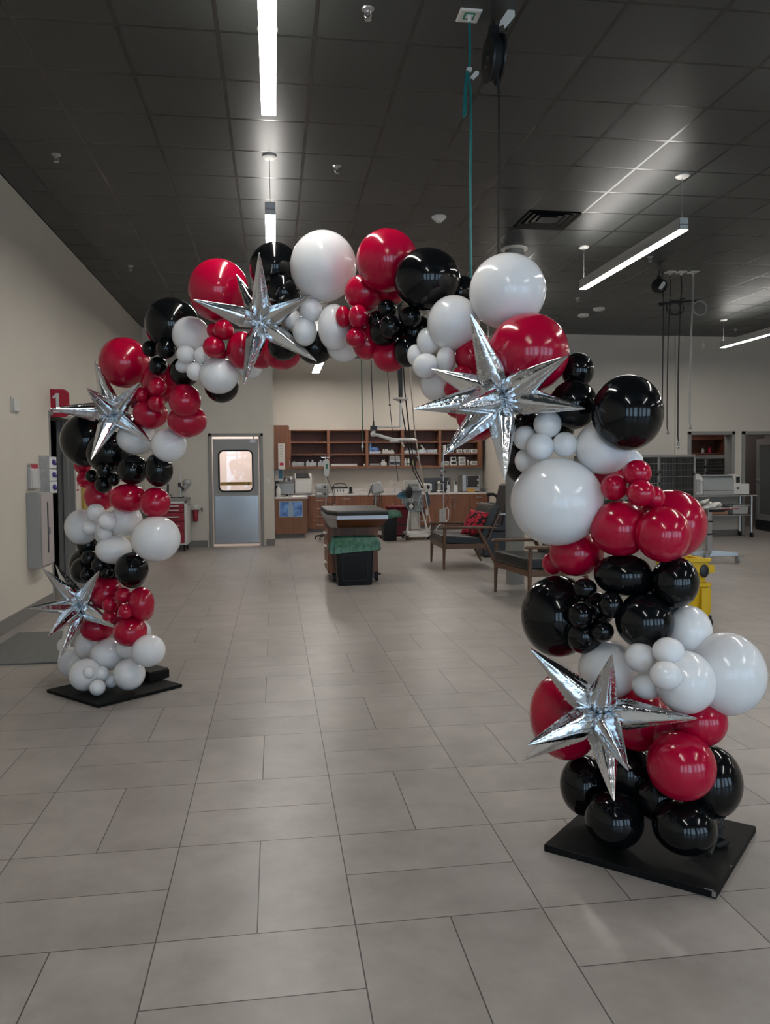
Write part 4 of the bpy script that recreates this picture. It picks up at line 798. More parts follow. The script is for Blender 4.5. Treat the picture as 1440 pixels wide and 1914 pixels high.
mb = MB(); mb.loft([[(px_+.02+a, y-.03+b, z) for a, b in ((-w_, -.012), (w_, -.012), (w_, .012), (-w_, .012))] for w_, z in ((.03, 1.7), (.055, 1.66), (.06, 1.4), (.03, 1.34))]); bg_ = mb.obj('fluid_bag', mat('fluid_bag_white', (.5, .53, .5), .3), t, bevel=.008)
mb = MB(); mb.bx(px_-.0, px_+.05, y-.046, y-.042, 1.5, 1.6); mb.obj('green_mark', mat('dark_green_mark', (.04, .14, .09), .5), bg_)
mb = MB(); mb.tube([(px_+.02, y-.03, 1.34), (px_+.12, y-.05, 1.1), (px_+.18, y-.08, .9), (px_+.1, y-.1, .75), (px_, y-.1, .8)], .006, 6); mb.tube([(px_+.02, y-.1, .95), (px_+.16, y-.12, 1.15), (px_+.2, y-.1, .85), (px_+.12, y-.1, .7)], .008, 6); mb.obj('tubing', M['black'], t)
px_ = 2.12; y = 16.4; t = thing('monitor_stand', 'tilted grey vital signs monitor on a pole behind the treatment table', 'monitor', (px_, y, 0))
mb = MB(); mb.rod((px_, y, .1), (px_, y, .98), .016); mb.obj('pole', M['steel'], t)
mb = MB()
for k in range(5): a = 2*PI*k/5; mb.rod((px_, y, .09), (px_+.25*math.cos(a), y+.25*math.sin(a), .05), .02)
mb.obj('foot', M['black'], t)
mb = MB(); mb.box((px_+.02, y-.05, 1.08), (.25, .12, .24), rx=-.35, ry=-.25); mo = mb.obj('monitor_head', M['lgrey'], t, bevel=.03)
mb = MB(); mb.box((px_-.115, y-.06, 1.06), (.012, .15, .25), rx=-.35, ry=.35); mb.obj('screen_edge', M['black'], mo)
mb = MB(); 
for k in range(4): mb.tube([(px_-.02+.05*k, y-.06, .97), (px_-.06+.06*k, y-.1, .7), (px_-.04+.05*k, y-.08, .45), (px_+.03*k, y-.06, .6)], .009, 6)
mb.obj('cable_bundle', M['black'], t)
px_ = 3.5; y = 16.0; t = thing('infusion_pole', 'right thin steel pole with a power strip clamped low, under the big star tip', 'infusion pole', (px_, y, 0))
mb = MB(); mb.rod((px_, y, .08), (px_, y, 1.83), .011); mb.obj('pole', M['steel'], t)
mb = MB()
for k in range(5): a = 2*PI*k/5; mb.rod((px_, y, .08), (px_+.22*math.cos(a), y+.22*math.sin(a), .03), .014)
mb.obj('foot', M['steel'], t)
for x, z in ((-.03, 1.5), (.03, 1.42), (-.04, 1.34), (-.02, 1.2), (.05, 1.06), (-.04, 1.0)):
    mb = MB(); mb.box((px_+x, y-.015, z), (.05, .03, .035)); mb.obj('clamp', M['black'], t, bevel=.006)
mb = MB(); mb.rod((px_-.035, y-.01, 1.42), (px_-.035, y-.01, 1.62), .02); mb.obj('drip_chamber', M['acryl'], t)
mb = MB(); mb.bx(px_-.045, px_+.045, y-.05, y-.015, .36, .66); mb.bx(px_-.1, px_-.05, y-.045, y-.02, .37, .64); mb.obj('power_strip', M['lgrey'], t, bevel=.008)
mb = MB(); mb.tube([(px_+.06, y-.03, .68), (px_+.1, y-.04, .62), (px_+.09, y-.04, .42), (px_+.02, y-.06, .36), (px_-.12, y-.06, .3), (px_-.18, y-.05, .2)], .011, 7); mb.obj('power_lead', M['white'], t)
mb = MB(); mb.tube([(px_+.02, y-.02, 1.0), (px_+.1, y-.02, .9), (px_+.08, y-.02, .8), (px_+.02, y-.02, .7)], .006, 6); mb.obj('cable', M['black'], t)
# ---------------------------------------------------------------- ceiling-hung surgical lamp and hanging cords
lx, ly = 2.20, 13.5; t = thing('surgical_lamp', 'white surgical lamp on a black ceiling post below the arch', 'lamp', (lx, ly, HC))
mb = MB(); mb.bx(lx-.032, lx+.032, ly-.032, ly+.032, 2.72, HC); mb.obj('ceiling_post', M['black'], t)
mb = MB(); mb.lathe((lx, ly, 2.64), [(.03, 0), (.05, .02), (.13, .05), (.13, .075), (.05, .08)]); mb.rod((lx, ly, 2.2), (lx, ly, 2.66), .022); mb.obj('flange_rod', M['white'], t)
mb = MB(); mb.rod((lx, ly, 2.215), (1.74, ly, 2.2), .016); mb.rod((1.74, ly, 2.22), (1.71, ly, 2.07), .03); mb.obj('swing_arm', M['offw'], t)
mb = MB(); mb.ell((1.71, ly, 2.09), (.045, .045, .05)); mb.tube([(1.71, ly, 2.08), (1.8, ly, 2.07), (1.98, ly, 2.01), (2.1, ly, 1.985), (2.2, ly-.02, 1.99)], [.03, .028, .03, .034, .03], 10); mb.obj('lamp_arm', M['white'], t)
mb = MB(); mb.lathe((2.3, ly-.05, 1.955), [(0, 0), (.16, .004), (.18, .015), (.18, .03), (.12, .06), (0, .065)], seg=28); mb.lathe((2.09, ly-.05, 1.935), [(0, 0), (.09, .004), (.1, .03), (.06, .06), (0, .062)]); hd = mb.obj('lamp_head', M['white'], t)
mb = MB(); mb.lathe((2.3, ly-.05, 1.95), [(0, 0), (.15, .001), (.15, .006)], seg=24); mb.obj('lens', M['grey'], hd)
mb = MB(); mb.rod((2.2, ly-.1, 1.95), (2.23, ly-.14, 1.86), .014); mb.obj('handle', M['white'], hd)
def cord(name, pts, r, m, label, cat='cord', extra=None):
    t = thing(name, label, cat, pts[0], 'cords and hoses hanging under the arch'); mb = MB(); mb.tube(pts, r, 8); mb.obj('line', m, t)
    for nm, fn, mm in (extra or ()): mb = MB(); fn(mb); mb.obj(nm, mm, t)
x, y = 1.468, 13.0
cord('gas_hose', [(x-.004, y, HC), (x-.003, y, 3.3), (x, y, 2.5), (x, y, 1.93)], .0095, M['green'], 'dark green hose with metal coupling hanging before the open shelves', 'hose',
     [('coupling', lambda mb: mb.lathe((x, y, 1.76), [(0, 0), (.008, .03), (.01, .07), (.022, .08), (.022, .12), (.012, .13), (.018, .16), (.01, .18)]), M['steel'])])
x2 = 1.64
cord('power_drop_cord', [(x2-.01, y, HC), (x2-.012, y, 3.3), (x2-.008, y, 2.9), (x2+.01, y, 2.6), (x2+.016, y, 2.24)], .008, M['blackrub'], 'black drop cord with a square socket box at the lamp arm', 'cord',
     [('socket_box', lambda mb: (mb.box((x2+.02, y, 2.16), (.11, .06, .075)), mb.lathe((x2+.017, y, 2.19), [(.02, 0), (.012, .1)])), M['black'])])
def P3(px, py, Y): return tuple(ony(px, py, Y))
cord('thin_cord', [P3(716, 580, 13.3), P3(725, 700, 13.6), P3(729, 757, 14.0), P3(736, 830, 14.8), P3(745, 900, 15.9)], .006, M['blackrub'], 'thin black cord with one bead, running down to the anaesthesia machine', 'cord',
     [('bead', lambda mb: mb.ell(P3(729, 757, 14.0), (.02, .02, .018)), M['black'])])
cord('machine_hose', [P3(744, 690, 13.35), P3(748, 745, 13.4), P3(763, 830, 14.4), P3(773, 880, 15.2), P3(790, 912, 16.0)], .011, M['blackrub'], 'black hose passing the lamp flange down to the machine, left of a twin', 'hose')
cord('machine_hose', [P3(754, 680, 13.35), P3(757, 730, 13.4), P3(768, 830, 14.4), P3(778, 880, 15.2), P3(793, 910, 16.0)], .011, M['blackrub'], 'black hose just right of its twin by the lamp post', 'hose')
cord('pale_cable', [P3(765, 660, 13.4), P3(769, 730, 13.4), P3(776, 810, 14.2), P3(790, 895, 15.2), P3(802, 960, 15.9), P3(806, 985, 15.95)], .012, mat('tan_cable', (.6, .5, .43), .5), 'pale tan cable running down right of the black hoses', 'cable',
     [('plug', lambda mb: mb.rod(P3(781, 853, 14.6), P3(783.5, 862, 14.7), .018), M['offw'])])
# ---------------------------------------------------------------- armchairs
def bent_box(mb, w_, y0, z0, y1, z1, th):                              # slab between two lines, thickness th
    v = Vector((y1-y0, z1-z0)).normalized(); n = Vector((-v.y, v.x))*th
    mb.prism([(y0, z0), (y1, z1), (y1+n.x, z1+n.y), (y0+n.x, z0+n.y)], 'x', -w_/2, w_/2)
def armchair(label, loc, rz):
    t = thing('armchair', label, 'armchair', loc, 'walnut armchairs with black cushions', rz, world=False); W = .96
    for s in (-1, 1):
        mb = MB(); mb.tube([(s*W/2, -.01, 0), (s*W/2, .0, .36), (s*W/2, .01, .60)], [.015, .026, .022], 12); mb.obj('leg', M['walnut'], t)
        mb = MB(); mb.tube([(s*W/2, .80, 0), (s*W/2, .62, .36), (s*W/2, .50, .60)], [.015, .026, .022], 12); mb.obj('leg', M['walnut'], t)
        mb = MB(); mb.prism([(-.045, .60), (.78, .585), (.78, .612), (.6, .625), (-.03, .635), (-.05, .62)], 'x', s*W/2-.038, s*W/2+.038); mb.obj('armrest', M['walnut'], t, bevel=.01)
        mb = MB(); mb.bx(s*W/2-.014, s*W/2+.014, 0, .64, .30, .37); mb.obj('side_rail', M['walnut'], t, bevel=.004)
    mb = MB(); mb.bx(-W/2, W/2, -.012, .016, .30, .37); mb.obj('front_rail', M['walnut'], t, bevel=.004)
    mb = MB(); mb.bx(-W/2, W/2, .62, .65, .28, .35); mb.obj('rear_rail', M['walnut'], t, bevel=.004)
    mb = MB(); mb.prism([(-.03, .372), (.66, .34), (.66, .46), (-.03, .502)], 'x', -W/2+.025, W/2-.025); mb.obj('seat_cushion', M['vinyl'], t, bevel=.025, seg=3)
    mb = MB(); bent_box(mb, W-.07, .64, .42, .86, .90, .12); mb.obj('back_cushion', M['vinyl'], t, bevel=.025, seg=3)
    mb = MB(); bent_box(mb, W-.2, .665, .42, .855, .84, -.03)
    mb.obj('back_frame', M['walnut'], t, bevel=.004)
    return t
armchair('walnut armchair with black cushions and a red patterned pillow on it', (2.45, 11.62, 0), -PI/2-.01)
armchair('walnut armchair half hidden by the right balloon column, no pillow', (2.645, 8.50, 0), -PI/2+.1)
vm = bpy.data.materials.new('red_black_ring_fabric'); vm.use_nodes = True; n = vm.node_tree; b = n.nodes['Principled BSDF']; b.inputs['Roughness'].default_value = .85
tc = n.nodes.new('ShaderNodeTexCoord'); vo = n.nodes.new('ShaderNodeTexVoronoi'); vo.inputs['Scale'].default_value = 19; n.links.new(tc.outputs['Object'], vo.inputs['Vector'])
cr = n.nodes.new('ShaderNodeValToRGB'); cr.color_ramp.interpolation = 'CONSTANT'; cr.color_ramp.elements[0].color = (.02, .002, .004, 1); cr.color_ramp.elements[1].color = (.008, .001, .002, 1); cr.color_ramp.elements[1].position = .62
for ps_, c_ in ((.16, (.5, .02, .05, 1)), (.4, (.3, .004, .02, 1))): e = cr.color_ramp.elements.new(ps_); e.color = c_
n.links.new(vo.outputs['Distance'], cr.inputs[0]); n.links.new(cr.outputs[0], b.inputs['Base Color'])
def pillow(label, c, s, th, Mr):
    mb = MB(); nn = 14; top = []; 
    for sgn in (1, -1):
        g = [[None]*(nn+1) for _ in range(nn+1)]
        for i in range(nn+1):
            for j in range(nn+1):
                u, v = i/nn*2-1, j/nn*2-1; h = ((1-u*u)*(1-v*v))**.45*th
                k = 1-.07*(1-abs(u))*0-.06*(1-(u*v)**2)*max(abs(u), abs(v))**3
                g[i][j] = mb.b.verts.new(Vector(c)+Mr @ Vector((u*s*k, sgn*h, v*s*k)))
        for i in range(nn):
            for j in range(nn): mb.b.faces.new((g[i][j], g[i+1][j], g[i+1][j+1], g[i][j+1]))
    bmesh.ops.remove_doubles(mb.b, verts=mb.b.verts, dist=.0005)
    tag(mb.obj('throw_pillow', vm, smooth=80), label, 'pillow')
pillow('red and black ring-patterned pillow leaning on the armchair back', (2.96, 11.36, .655), .205, .075, Matrix.Rotation(-PI/2+.55, 3, 'Z') @ Matrix.Rotation(-.42, 3, 'X') @ Matrix.Rotation(.12, 3, 'Y'))
# tall black chair behind
t = thing('office_chair', 'tall black high-backed chair between the armchairs and the grey column', 'chair', (3.8, 12.8, 0))
mb = MB(); mb.prism([(3.70, .50), (3.80, .50), (3.97, 1.18), (3.93, 1.22), (3.84, 1.2)], 'y', 12.5, 13.1); mb.obj('backrest', M['vinyl'], t, bevel=.03, seg=3)
mb = MB(); mb.prism([(3.3, .44), (3.80, .42), (3.80, .54), (3.32, .55)], 'y', 12.5, 13.1); mb.obj('seat', M['vinyl'], t, bevel=.03, seg=3)
for s in (12.47, 13.13):
    mb = MB(); mb.bx(3.42, 3.78, s-.03, s+.03, .70, .735); mb.rod((3.5, s, .46), (3.48, s, .70), .018); mb.obj('armrest', M['alu'], t, bevel=.01)
mb = MB(); mb.prism([(3.42, .0), (3.86, .0), (3.9, .44), (3.36, .44)], 'y', 12.55, 13.05); mb.obj('base', M['vinyl'], t, bevel=.02)
# canister with black lid
t = thing('canister_vacuum', 'grey canister with black lid and bent black handle behind the tall chair', 'vacuum', (3.94, 14.0, 0))
mb = MB(); mb.lathe((3.95, 14.0, .05), [(.13, 0), (.15, .02), (.16, .66)]); mb.obj('drum', M['lgrey'], t)
mb = MB(); mb.lathe((3.95, 14.0, .71), [(.165, 0), (.18, .03), (.17, .08), (.1, .13), (0, .14)]); mb.obj('lid', M['black'], t)
mb = MB(); mb.tube([(4.06, 14.0, .8), (4.09, 14.0, .88), (4.07, 14.0, .96), (4.0, 14.0, 1.0), (3.88, 14.0, 1.0)], .03, 10); mb.obj('handle', M['blackrub'], t)
mb = MB(); mb.lathe((3.95, 14.0, 0), [(.15, 0), (.16, .03), (.14, .06)]); mb.obj('base', M['black'], t)
# ---------------------------------------------------------------- kennel cages
def cages(label, xs, zs, y0, y1, nbar, name='kennel_cages'):
    t = thing(name, label, 'cage', ((xs[0]+xs[-1])/2, (y0+y1)/2, 0)); W = .018
    mb = MB(); mb.bx(xs[0]+.014, xs[-1]-.014, y1-.012, y1-.004, 0, zs[-1]-.03)
    for x in xs[:-1]: mb.bx(x+.013, x+.018, y0+.04, y1-.01, 0, zs[-1]-.03)
    for z in zs[:-1]: mb.bx(xs[0]+.014, xs[-1]-.014, y0+.04, y1-.01, z+.021, z+.024)
    for x in xs[1:]: mb.bx(x-.018, x-.013, y0+.04, y1-.01, 0, zs[-1]-.03)
    mb.obj('inner_dark_sheets', M['cagein'], t)  # dark sheets added inside the shell to make the interior darker
    mb = MB(); mb.bx(xs[0], xs[-1], y1-.002, y1, 0, zs[-1])
    for x in xs: mb.bx(x-.012, x+.012, y0+.02, y1, 0, zs[-1])
    for z in zs: mb.bx(xs[0]-.012, xs[-1]+.012, y0, y1, z-.02, z+.02)
    for x in xs: mb.bx(x-.02, x+.02, y0, y0+.03, 0, zs[-1])
    mb.bx(xs[0], xs[-1], y0+.08, y1, 0, zs[0]); mb.obj('shell', M['steel2'], t)
    for x0, x1 in zip(xs, xs[1:]):
        for z0, z1 in zip(zs, zs[1:]):
            mb = MB(); a, b, c, d = x0+.03, x1-.03, z0+.03, z1-.03; yy = y0-.012
            mb.tube([(a, yy, c), (b, yy, c), (b, yy, d), (a, yy, d)], .008, 6, closed=True)
            for k in range(1, nbar): xx = a+(b-a)*k/nbar; mb.rod((xx, yy+.004, c), (xx, yy+.004, d), .0028, seg=5)
            for k in range(1, 6): zz = c+(d-c)*k/6; mb.rod((a, yy-.004, zz), (b, yy-.004, zz), .0038, seg=5)
            dr = mb.obj('cage_door', M['steel2'], t)
            mb = MB()
            for zz in (c+(d-c)*.33, c+(d-c)*.62): mb.box((a-.012, yy-.012, zz), (.045, .02, .05))
            mb.box((b, yy-.012, (c+d)/2+.05), (.03, .03, .06)); mb.obj('latch', M['black'], dr, bevel=.004)
    return t
M['steel2'] = mat('cage_steel', (.3, .3, .295), .4, .75); M['cagein'] = mat('cage_inside', (.07, .072, .07), .4)
cages('bank of stainless kennel cages with barred doors on the right of the back wall', [6.15, 6.885, 7.615, 8.385], [.1, .86, 1.7], 14.72, 15.45, 22)
cages('second barred cage seen through the doorway above the incubator', [9.18, 9.66, 10.15], [.6, 1.16, 1.68], 16.5, 17.15, 16)
mb = MB(); mb.bx(7.52, 7.62, 14.685, 14.69, 1.0, 1.06); tag(mb.obj('cage_card', M['paper']), 'small white card clipped low on the kennel cage door', 'card')
t = thing('storage_shelf', 'dark cherry shelf with bottles over the cage in the right doorway', 'shelf', (9.7, 17.0, 1.75))
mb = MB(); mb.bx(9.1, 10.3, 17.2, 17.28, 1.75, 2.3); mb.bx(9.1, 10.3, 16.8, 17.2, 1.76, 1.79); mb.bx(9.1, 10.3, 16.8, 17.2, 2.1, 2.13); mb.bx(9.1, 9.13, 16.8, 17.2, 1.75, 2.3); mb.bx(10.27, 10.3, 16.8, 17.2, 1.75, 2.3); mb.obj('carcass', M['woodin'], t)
for k, (x, m, h) in enumerate(((9.32, M['paper'], .17), (9.85, M['lgrey'], .12), (10.02, M['redsign'], .14))):
    mb = MB(); mb.lathe((x, 16.95, 1.79), [(.035, 0), (.035, h*.7), (.016, h*.85), (.016, h), (0, h)]); tag(mb.obj('bottle', m), ('white bottle at the left on the dark shelf in the doorway', 'grey bottle in the middle of the dark doorway shelf', 'red bottle right on the dark doorway shelf')[k], 'bottle', 'bottles on the doorway shelf')
# ---------------------------------------------------------------- incubator on its wheeled table
tx0, tx1, ty0, ty1, tz = 8.46, 9.90, 14.93, 15.44, .885
t = thing('wheeled_steel_table', 'stainless wheeled table against the back wall on the right', 'table', ((tx0+tx1)/2, 15.2, 0))
mb = MB(); mb.bx(tx0, tx1, ty0, ty1, tz-.03, tz); mb.obj('tabletop', M['steel'], t, bevel=.006)
mb = MB(); mb.bx(tx0+.05, tx1-.1, ty0+.04, ty1-.04, .455, .475); mb.obj('lower_shelf', M['steel'], t, bevel=.004)
for x in (tx0+.06, tx1-.1):
    for y in (ty0+.05, ty1-.05):
        mb = MB(); mb.rod((x, y, .1), (x, y, tz-.03), .024); l = mb.obj('leg', M['steel'], t)
        mb = MB(); mb.rod((x-.018, y-.01, .05), (x+.018, y-.01, .05), .05, seg=16); mb.bx(x-.022, x+.022, y-.02, y+.02, .06, .11); mb.obj('caster', M['blackrub'], l)
t = thing('incubator', 'white animal incubator with clear round chamber on the wheeled table', 'incubator', (9.15, 15.2, tz))
def capprof(x0, x1, yy, h, r):
    P = [(yy-.2, tz), (yy+.2, tz), (yy+.2, tz+h-r)]+[(yy+.2-r+r*math.cos(a), tz+h-r+r*math.sin(a)) for a in [PI/2*k/6 for k in range(7)]]+[(yy-.2+r+r*math.cos(a), tz+h-r+r*math.sin(a)) for a in [PI/2+PI/2*k/6 for k in range(7)]]+[(yy-.2, tz+h-r)]
    mb = MB(); mb.prism(P, 'x', x0, x1); return mb
capprof(8.50, 8.74, 15.2, .44, .16).obj('left_head', M['white'], t, bevel=.03, seg=3)
capprof(9.42, 9.58, 15.2, .43, .16).obj('right_head', M['white'], t, bevel=.02, seg=3)
mb = MB(); mb.box((8.62, 14.992, tz+.2), (.09, .012, .26)); mb.obj('left_panel', M['lgrey'], t, bevel=.004)
mb = MB(); mb.bx(9.58, 9.78, 15.02, 15.38, tz, tz+.23); mb.obj('control_box', M['white'], t, bevel=.02)
mb = MB(); mb.bx(9.46, 9.54, 14.99, 15.0, tz+.25, tz+.38); mb.obj('display', M['black'], t)
mb = MB(); mb.ell((9.5, 14.99, tz+.14), (.03, .01, .02)); mb.obj('knob', M['black'], t)
mb = MB(); mb.bx(8.74, 9.42, 15.0, 15.4, tz, tz+.09); mb.bx(8.74, 9.42, 15.05, 15.35, tz+.39, tz+.42); mb.obj('tray', M['lgrey'], t, bevel=.006)
mb = MB(); mb.loft([[(x, 15.2-.19*math.cos(a), tz+.1+.3*math.sin(a)) for a in [PI*k/14 for k in range(15)]] for x in (8.745, 9.415)], cap=False); mb.obj('chamber', mat('chamber_acrylic', (.6, .64, .64), .08, alpha=.45), t)
t = thing('plastic_tub', 'clear plastic tub on the right of the wheeled table shelf', 'tub', (9.6, 15.2, .475))
mb = MB(); mb.loft([[(x, y, z) for x, y in ((9.42-k, 15.02-k), (9.74+k, 15.02-k), (9.74+k, 15.38+k), (9.42-k, 15.38+k))] for k, z in ((0, .48), (.015, .65))]); mb.obj('body', mat('frosted_tub', (.5, .5, .49), .3, alpha=.7), t, bevel=.01)
mb = MB(); mb.bx(9.39, 9.77, 14.99, 15.41, .65, .675); mb.obj('lid', M['lgrey'], t, bevel=.008)
t = thing('folded_cloths', 'black and tan bundle on the left of the wheeled table shelf', 'bundle', (9.0, 15.2, .475))
mb = MB(); mb.bx(8.98, 9.26, 15.0, 15.3, .56, .68); mb.obj('black_pack', M['blackrub'], t, bevel=.03)
mb = MB(); mb.bx(8.8, 9.3, 15.0, 15.3, .475, .56); mb.obj('tan_pack', mat('tan_cloth', (.3, .17, .1), .8), t, bevel=.02)
# ---------------------------------------------------------------- mobile stand
mx_, my_ = 6.56, 11.1; t = thing('mobile_stand', 'height-adjustable steel stand on casters right of the red balloons', 'stand', (mx_, my_, 0))
mb = MB(); mb.bx(mx_-.04, mx_+.04, my_-.04, my_+.04, .14, .45); mb.obj('lower_column', M['alu'], t, bevel=.006)
mb = MB(); mb.bx(mx_-.033, mx_+.033, my_-.033, my_+.033, .45, .82); mb.obj('upper_column', M['steel'], t, bevel=.005)
mb = MB(); mb.bx(mx_-.05, mx_+.05, my_-.045, my_+.045, .43, .455); mb.bx(mx_-.045, mx_+.045, my_-.04, my_+.04, .62, .645); mb.obj('collar', M['black'], t)
for e in ((.40, -.12), (-.2, .1), (-.16, -.22), (.18, .4)):
    mb = MB(); mb.loft([[(mx_+u*e[0]+s*.03*e[1]*2.5, my_+u*e[1]-s*.03*e[0]*2.5, z) for s, z in ((-1, z0), (1, z0), (1, z1), (-1, z1))] for u, z0, z1 in ((0, .1, .2), (1, .11, .16))]); l = mb.obj('foot', M['alu'], t, bevel=.004)
    qx, qy = mx_+e[0], my_+e[1]; mb = MB(); mb.rod((qx-.015, qy, .05), (qx+.015, qy, .05), .05, seg=16); mb.bx(qx-.02, qx+.02, qy-.01, qy+.03, .06, .12); mb.tube([(qx, qy-.03, .1), (qx+.07, qy-.05, .1)], .01, 6); mb.obj('caster', M['grey'], l)
mb = MB(); mb.bx(6.2, 6.93, 10.9, 11.3, .825, .845); mb.obj('tabletop', M['lgrey'], t, bevel=.004)
mb = MB(); mb.bx(6.6, 6.93, 10.895, 10.9, .824, .84); mb.obj('red_edge', M['red'], t)
mb = MB(); mb.bx(mx_-.02, mx_+.2, my_-.1, my_+.1, .78, .822); mb.obj('under_bracket', M['black'], t)
for k, (x, y, rz, l) in enumerate(((6.5, 11.0, .3, 'crumpled white papers heaped on the mobile stand, front sheet'), (6.4, 11.12, -.5, 'white paper sheet behind the front one on the mobile stand'))):
    mb = MB(); g = [[mb.b.verts.new((x+(i/6-.5)*.3*math.cos(rz)-(j/6-.5)*.24*math.sin(rz), y+(i/6-.5)*.3*math.sin(rz)+(j/6-.5)*.24*math.cos(rz), .848+.05*k+.09*abs(math.sin(i*1.1+j*.8+k))*(i/6))) for j in range(7)] for i in range(7)]
    for i in range(6):
        for j in range(6): mb.b.faces.new((g[i][j], g[i+1][j], g[i+1][j+1], g[i][j+1]))
    o = mb.obj('crumpled_paper', M['paper'], smooth=20); s = o.modifiers.new('thick', 'SOLIDIFY'); s.thickness = .002; tag(o, l, 'paper', 'papers on the mobile stand')
mb = MB(); mb.rod((6.73, 11.05, .865), (6.83, 11.0, .865), .02); tag(mb.obj('tape_roll', M['black']), 'short black roll on the right of the mobile stand', 'roll')
# ---------------------------------------------------------------- mop bucket
t = thing('mop_bucket', 'yellow mop bucket on casters behind the right balloon column', 'bucket', (3.72, 6.75, 0))
Y_ = M['yellow']; f = lambda k, z, w0=.0: [(a, b, z) for a, b in rrect(3.50-k, 3.90+k, 6.56-k, 6.96+k, .05, 4)]
mb = MB(); mb.loft([f(-.03, .09), f(0, .38), f(.018, .38), f(.018, .41), f(-.01, .41), f(-.04, .12)]); mb.obj('tub', Y_, t)
for q in ((3.60, 3.66, 6.535, 6.57, .1, .37), (3.80, 3.87, 6.535, 6.57, .1, .37), (3.89, 3.93, 6.6, 6.7, .12, .36)): mb = MB(); mb.bx(*q); mb.obj('rib', Y_, t, bevel=.006)
mb = MB(); mb.loft([[(a, b, z) for a, b in ((3.56-k, 6.58-k), (3.87+k, 6.58-k), (3.87+k, 6.9+k), (3.56-k, 6.9+k))] for k, z in ((-.01, .41), (.0, .5), (.012, .5), (.012, .63), (-.02, .63), (-.03, .42))]); mb.obj('wringer', Y_, t, bevel=.004)
mb = MB(); mb.bx(3.885, 3.945, 6.57, 6.66, .50, .57); mb.bx(3.5, 3.9, 6.55, 6.6, .6, .635); mb.obj('handle_lug', Y_, t, bevel=.005)
mb = MB(); mb.ell((3.84, 6.566, .52), (.045, .012, .06)); mb.obj('handle_slot', M['black'], t)
for x in (3.53, 3.9):
    for y in (6.58, 6.94):
        mb = MB(); mb.rod((x-.012, y, .045), (x+.012, y, .045), .045, seg=16); mb.bx(x-.016, x+.016, y-.012, y+.012, .05, .11); mb.obj('caster', M['blackrub'], t)
# ---------------------------------------------------------------- arch boards
def board(label, P, th, chips):
    t = thing('base_board', label, 'board', (sum(p[0] for p in P)/4, sum(p[1] for p in P)/4, 0), 'black boards under the arch feet')
    mb = MB(); mb.prism(P, 'z', 0, th); mb.obj('plate', M['board'], t, bevel=.003)
    return t
RB = [(.996, 2.807), (1.454, 2.396), (1.879, 2.821), (1.421, 3.232)]
LB = [(-1.519, 5.398), (-1.098, 4.978), (-.637, 5.377), (-1.058, 5.797)]
t = board('black painted board under the right column, chipped front corner', RB, .027, 1)
mb = MB(); mb.box((1.452, 2.404, .0165), (.018, .012, .016), rz=.7); mb.box((1.60, 2.545, .026), (.01, .004, .004), rz=.75); mb.box((1.437, 2.412, .0275), (.03, .004, .002), rz=-.73); mb.obj('chipped_corner', mat('chipped_wood', (.22, .2, .19), .8), t)
board('black painted board under the left column', LB, .022, 0)
p = onz(284, 1272, .022)
t = thing('weight_box', 'flat black weight box on the left board behind the white balloons', 'box', (p.x, p.y+.05, .022))
mb = MB(); mb.box((p.x-.02, p.y+.07, .052), (.2, .17, .06), rz=-.75); mb.obj('body', M['board'], t, bevel=.005)
mb = MB(); mb.box((p.x-.02, p.y+.07, .087), (.19, .16, .012), rz=-.75); mb.obj('lid', M['vinyl'], t, bevel=.004)
p = onz(1345, 1585, .027)
t = thing('taped_weight', 'small black tape-wrapped block at the back right of the right board', 'weight', (p.x, p.y+.05, .027))
mb = MB(); mb.box((p.x-.02, p.y+.06, .075), (.11, .09, .096), rz=.55); mb.obj('block', M['blackrub'], t, bevel=.008)
mb = MB(); mb.box((p.x-.02, p.y+.06, .1), (.114, .094, .045), rz=.58, rx=.06); mb.tube([(p.x+.02, p.y+.03, .12), (p.x+.04, p.y+.03, .135), (p.x+.05, p.y+.05, .12)], .006, 6); mb.obj('tape', mat('shiny_black_tape', (.02, .02, .022), .22, bump=.8, scale=40), t, bevel=.004)
mb = MB(); mb.tube([(p.x-.01, p.y, .035), (p.x+.03, p.y-.005, .05), (p.x+.045, p.y+.02, .04), (p.x+.01, p.y+.03, .06), (p.x-.05, p.y-.03, .035), (p.x-.07, p.y-.05, .034)], .009, 6); mb.obj('crumpled_strip', M['blackrub'], t)
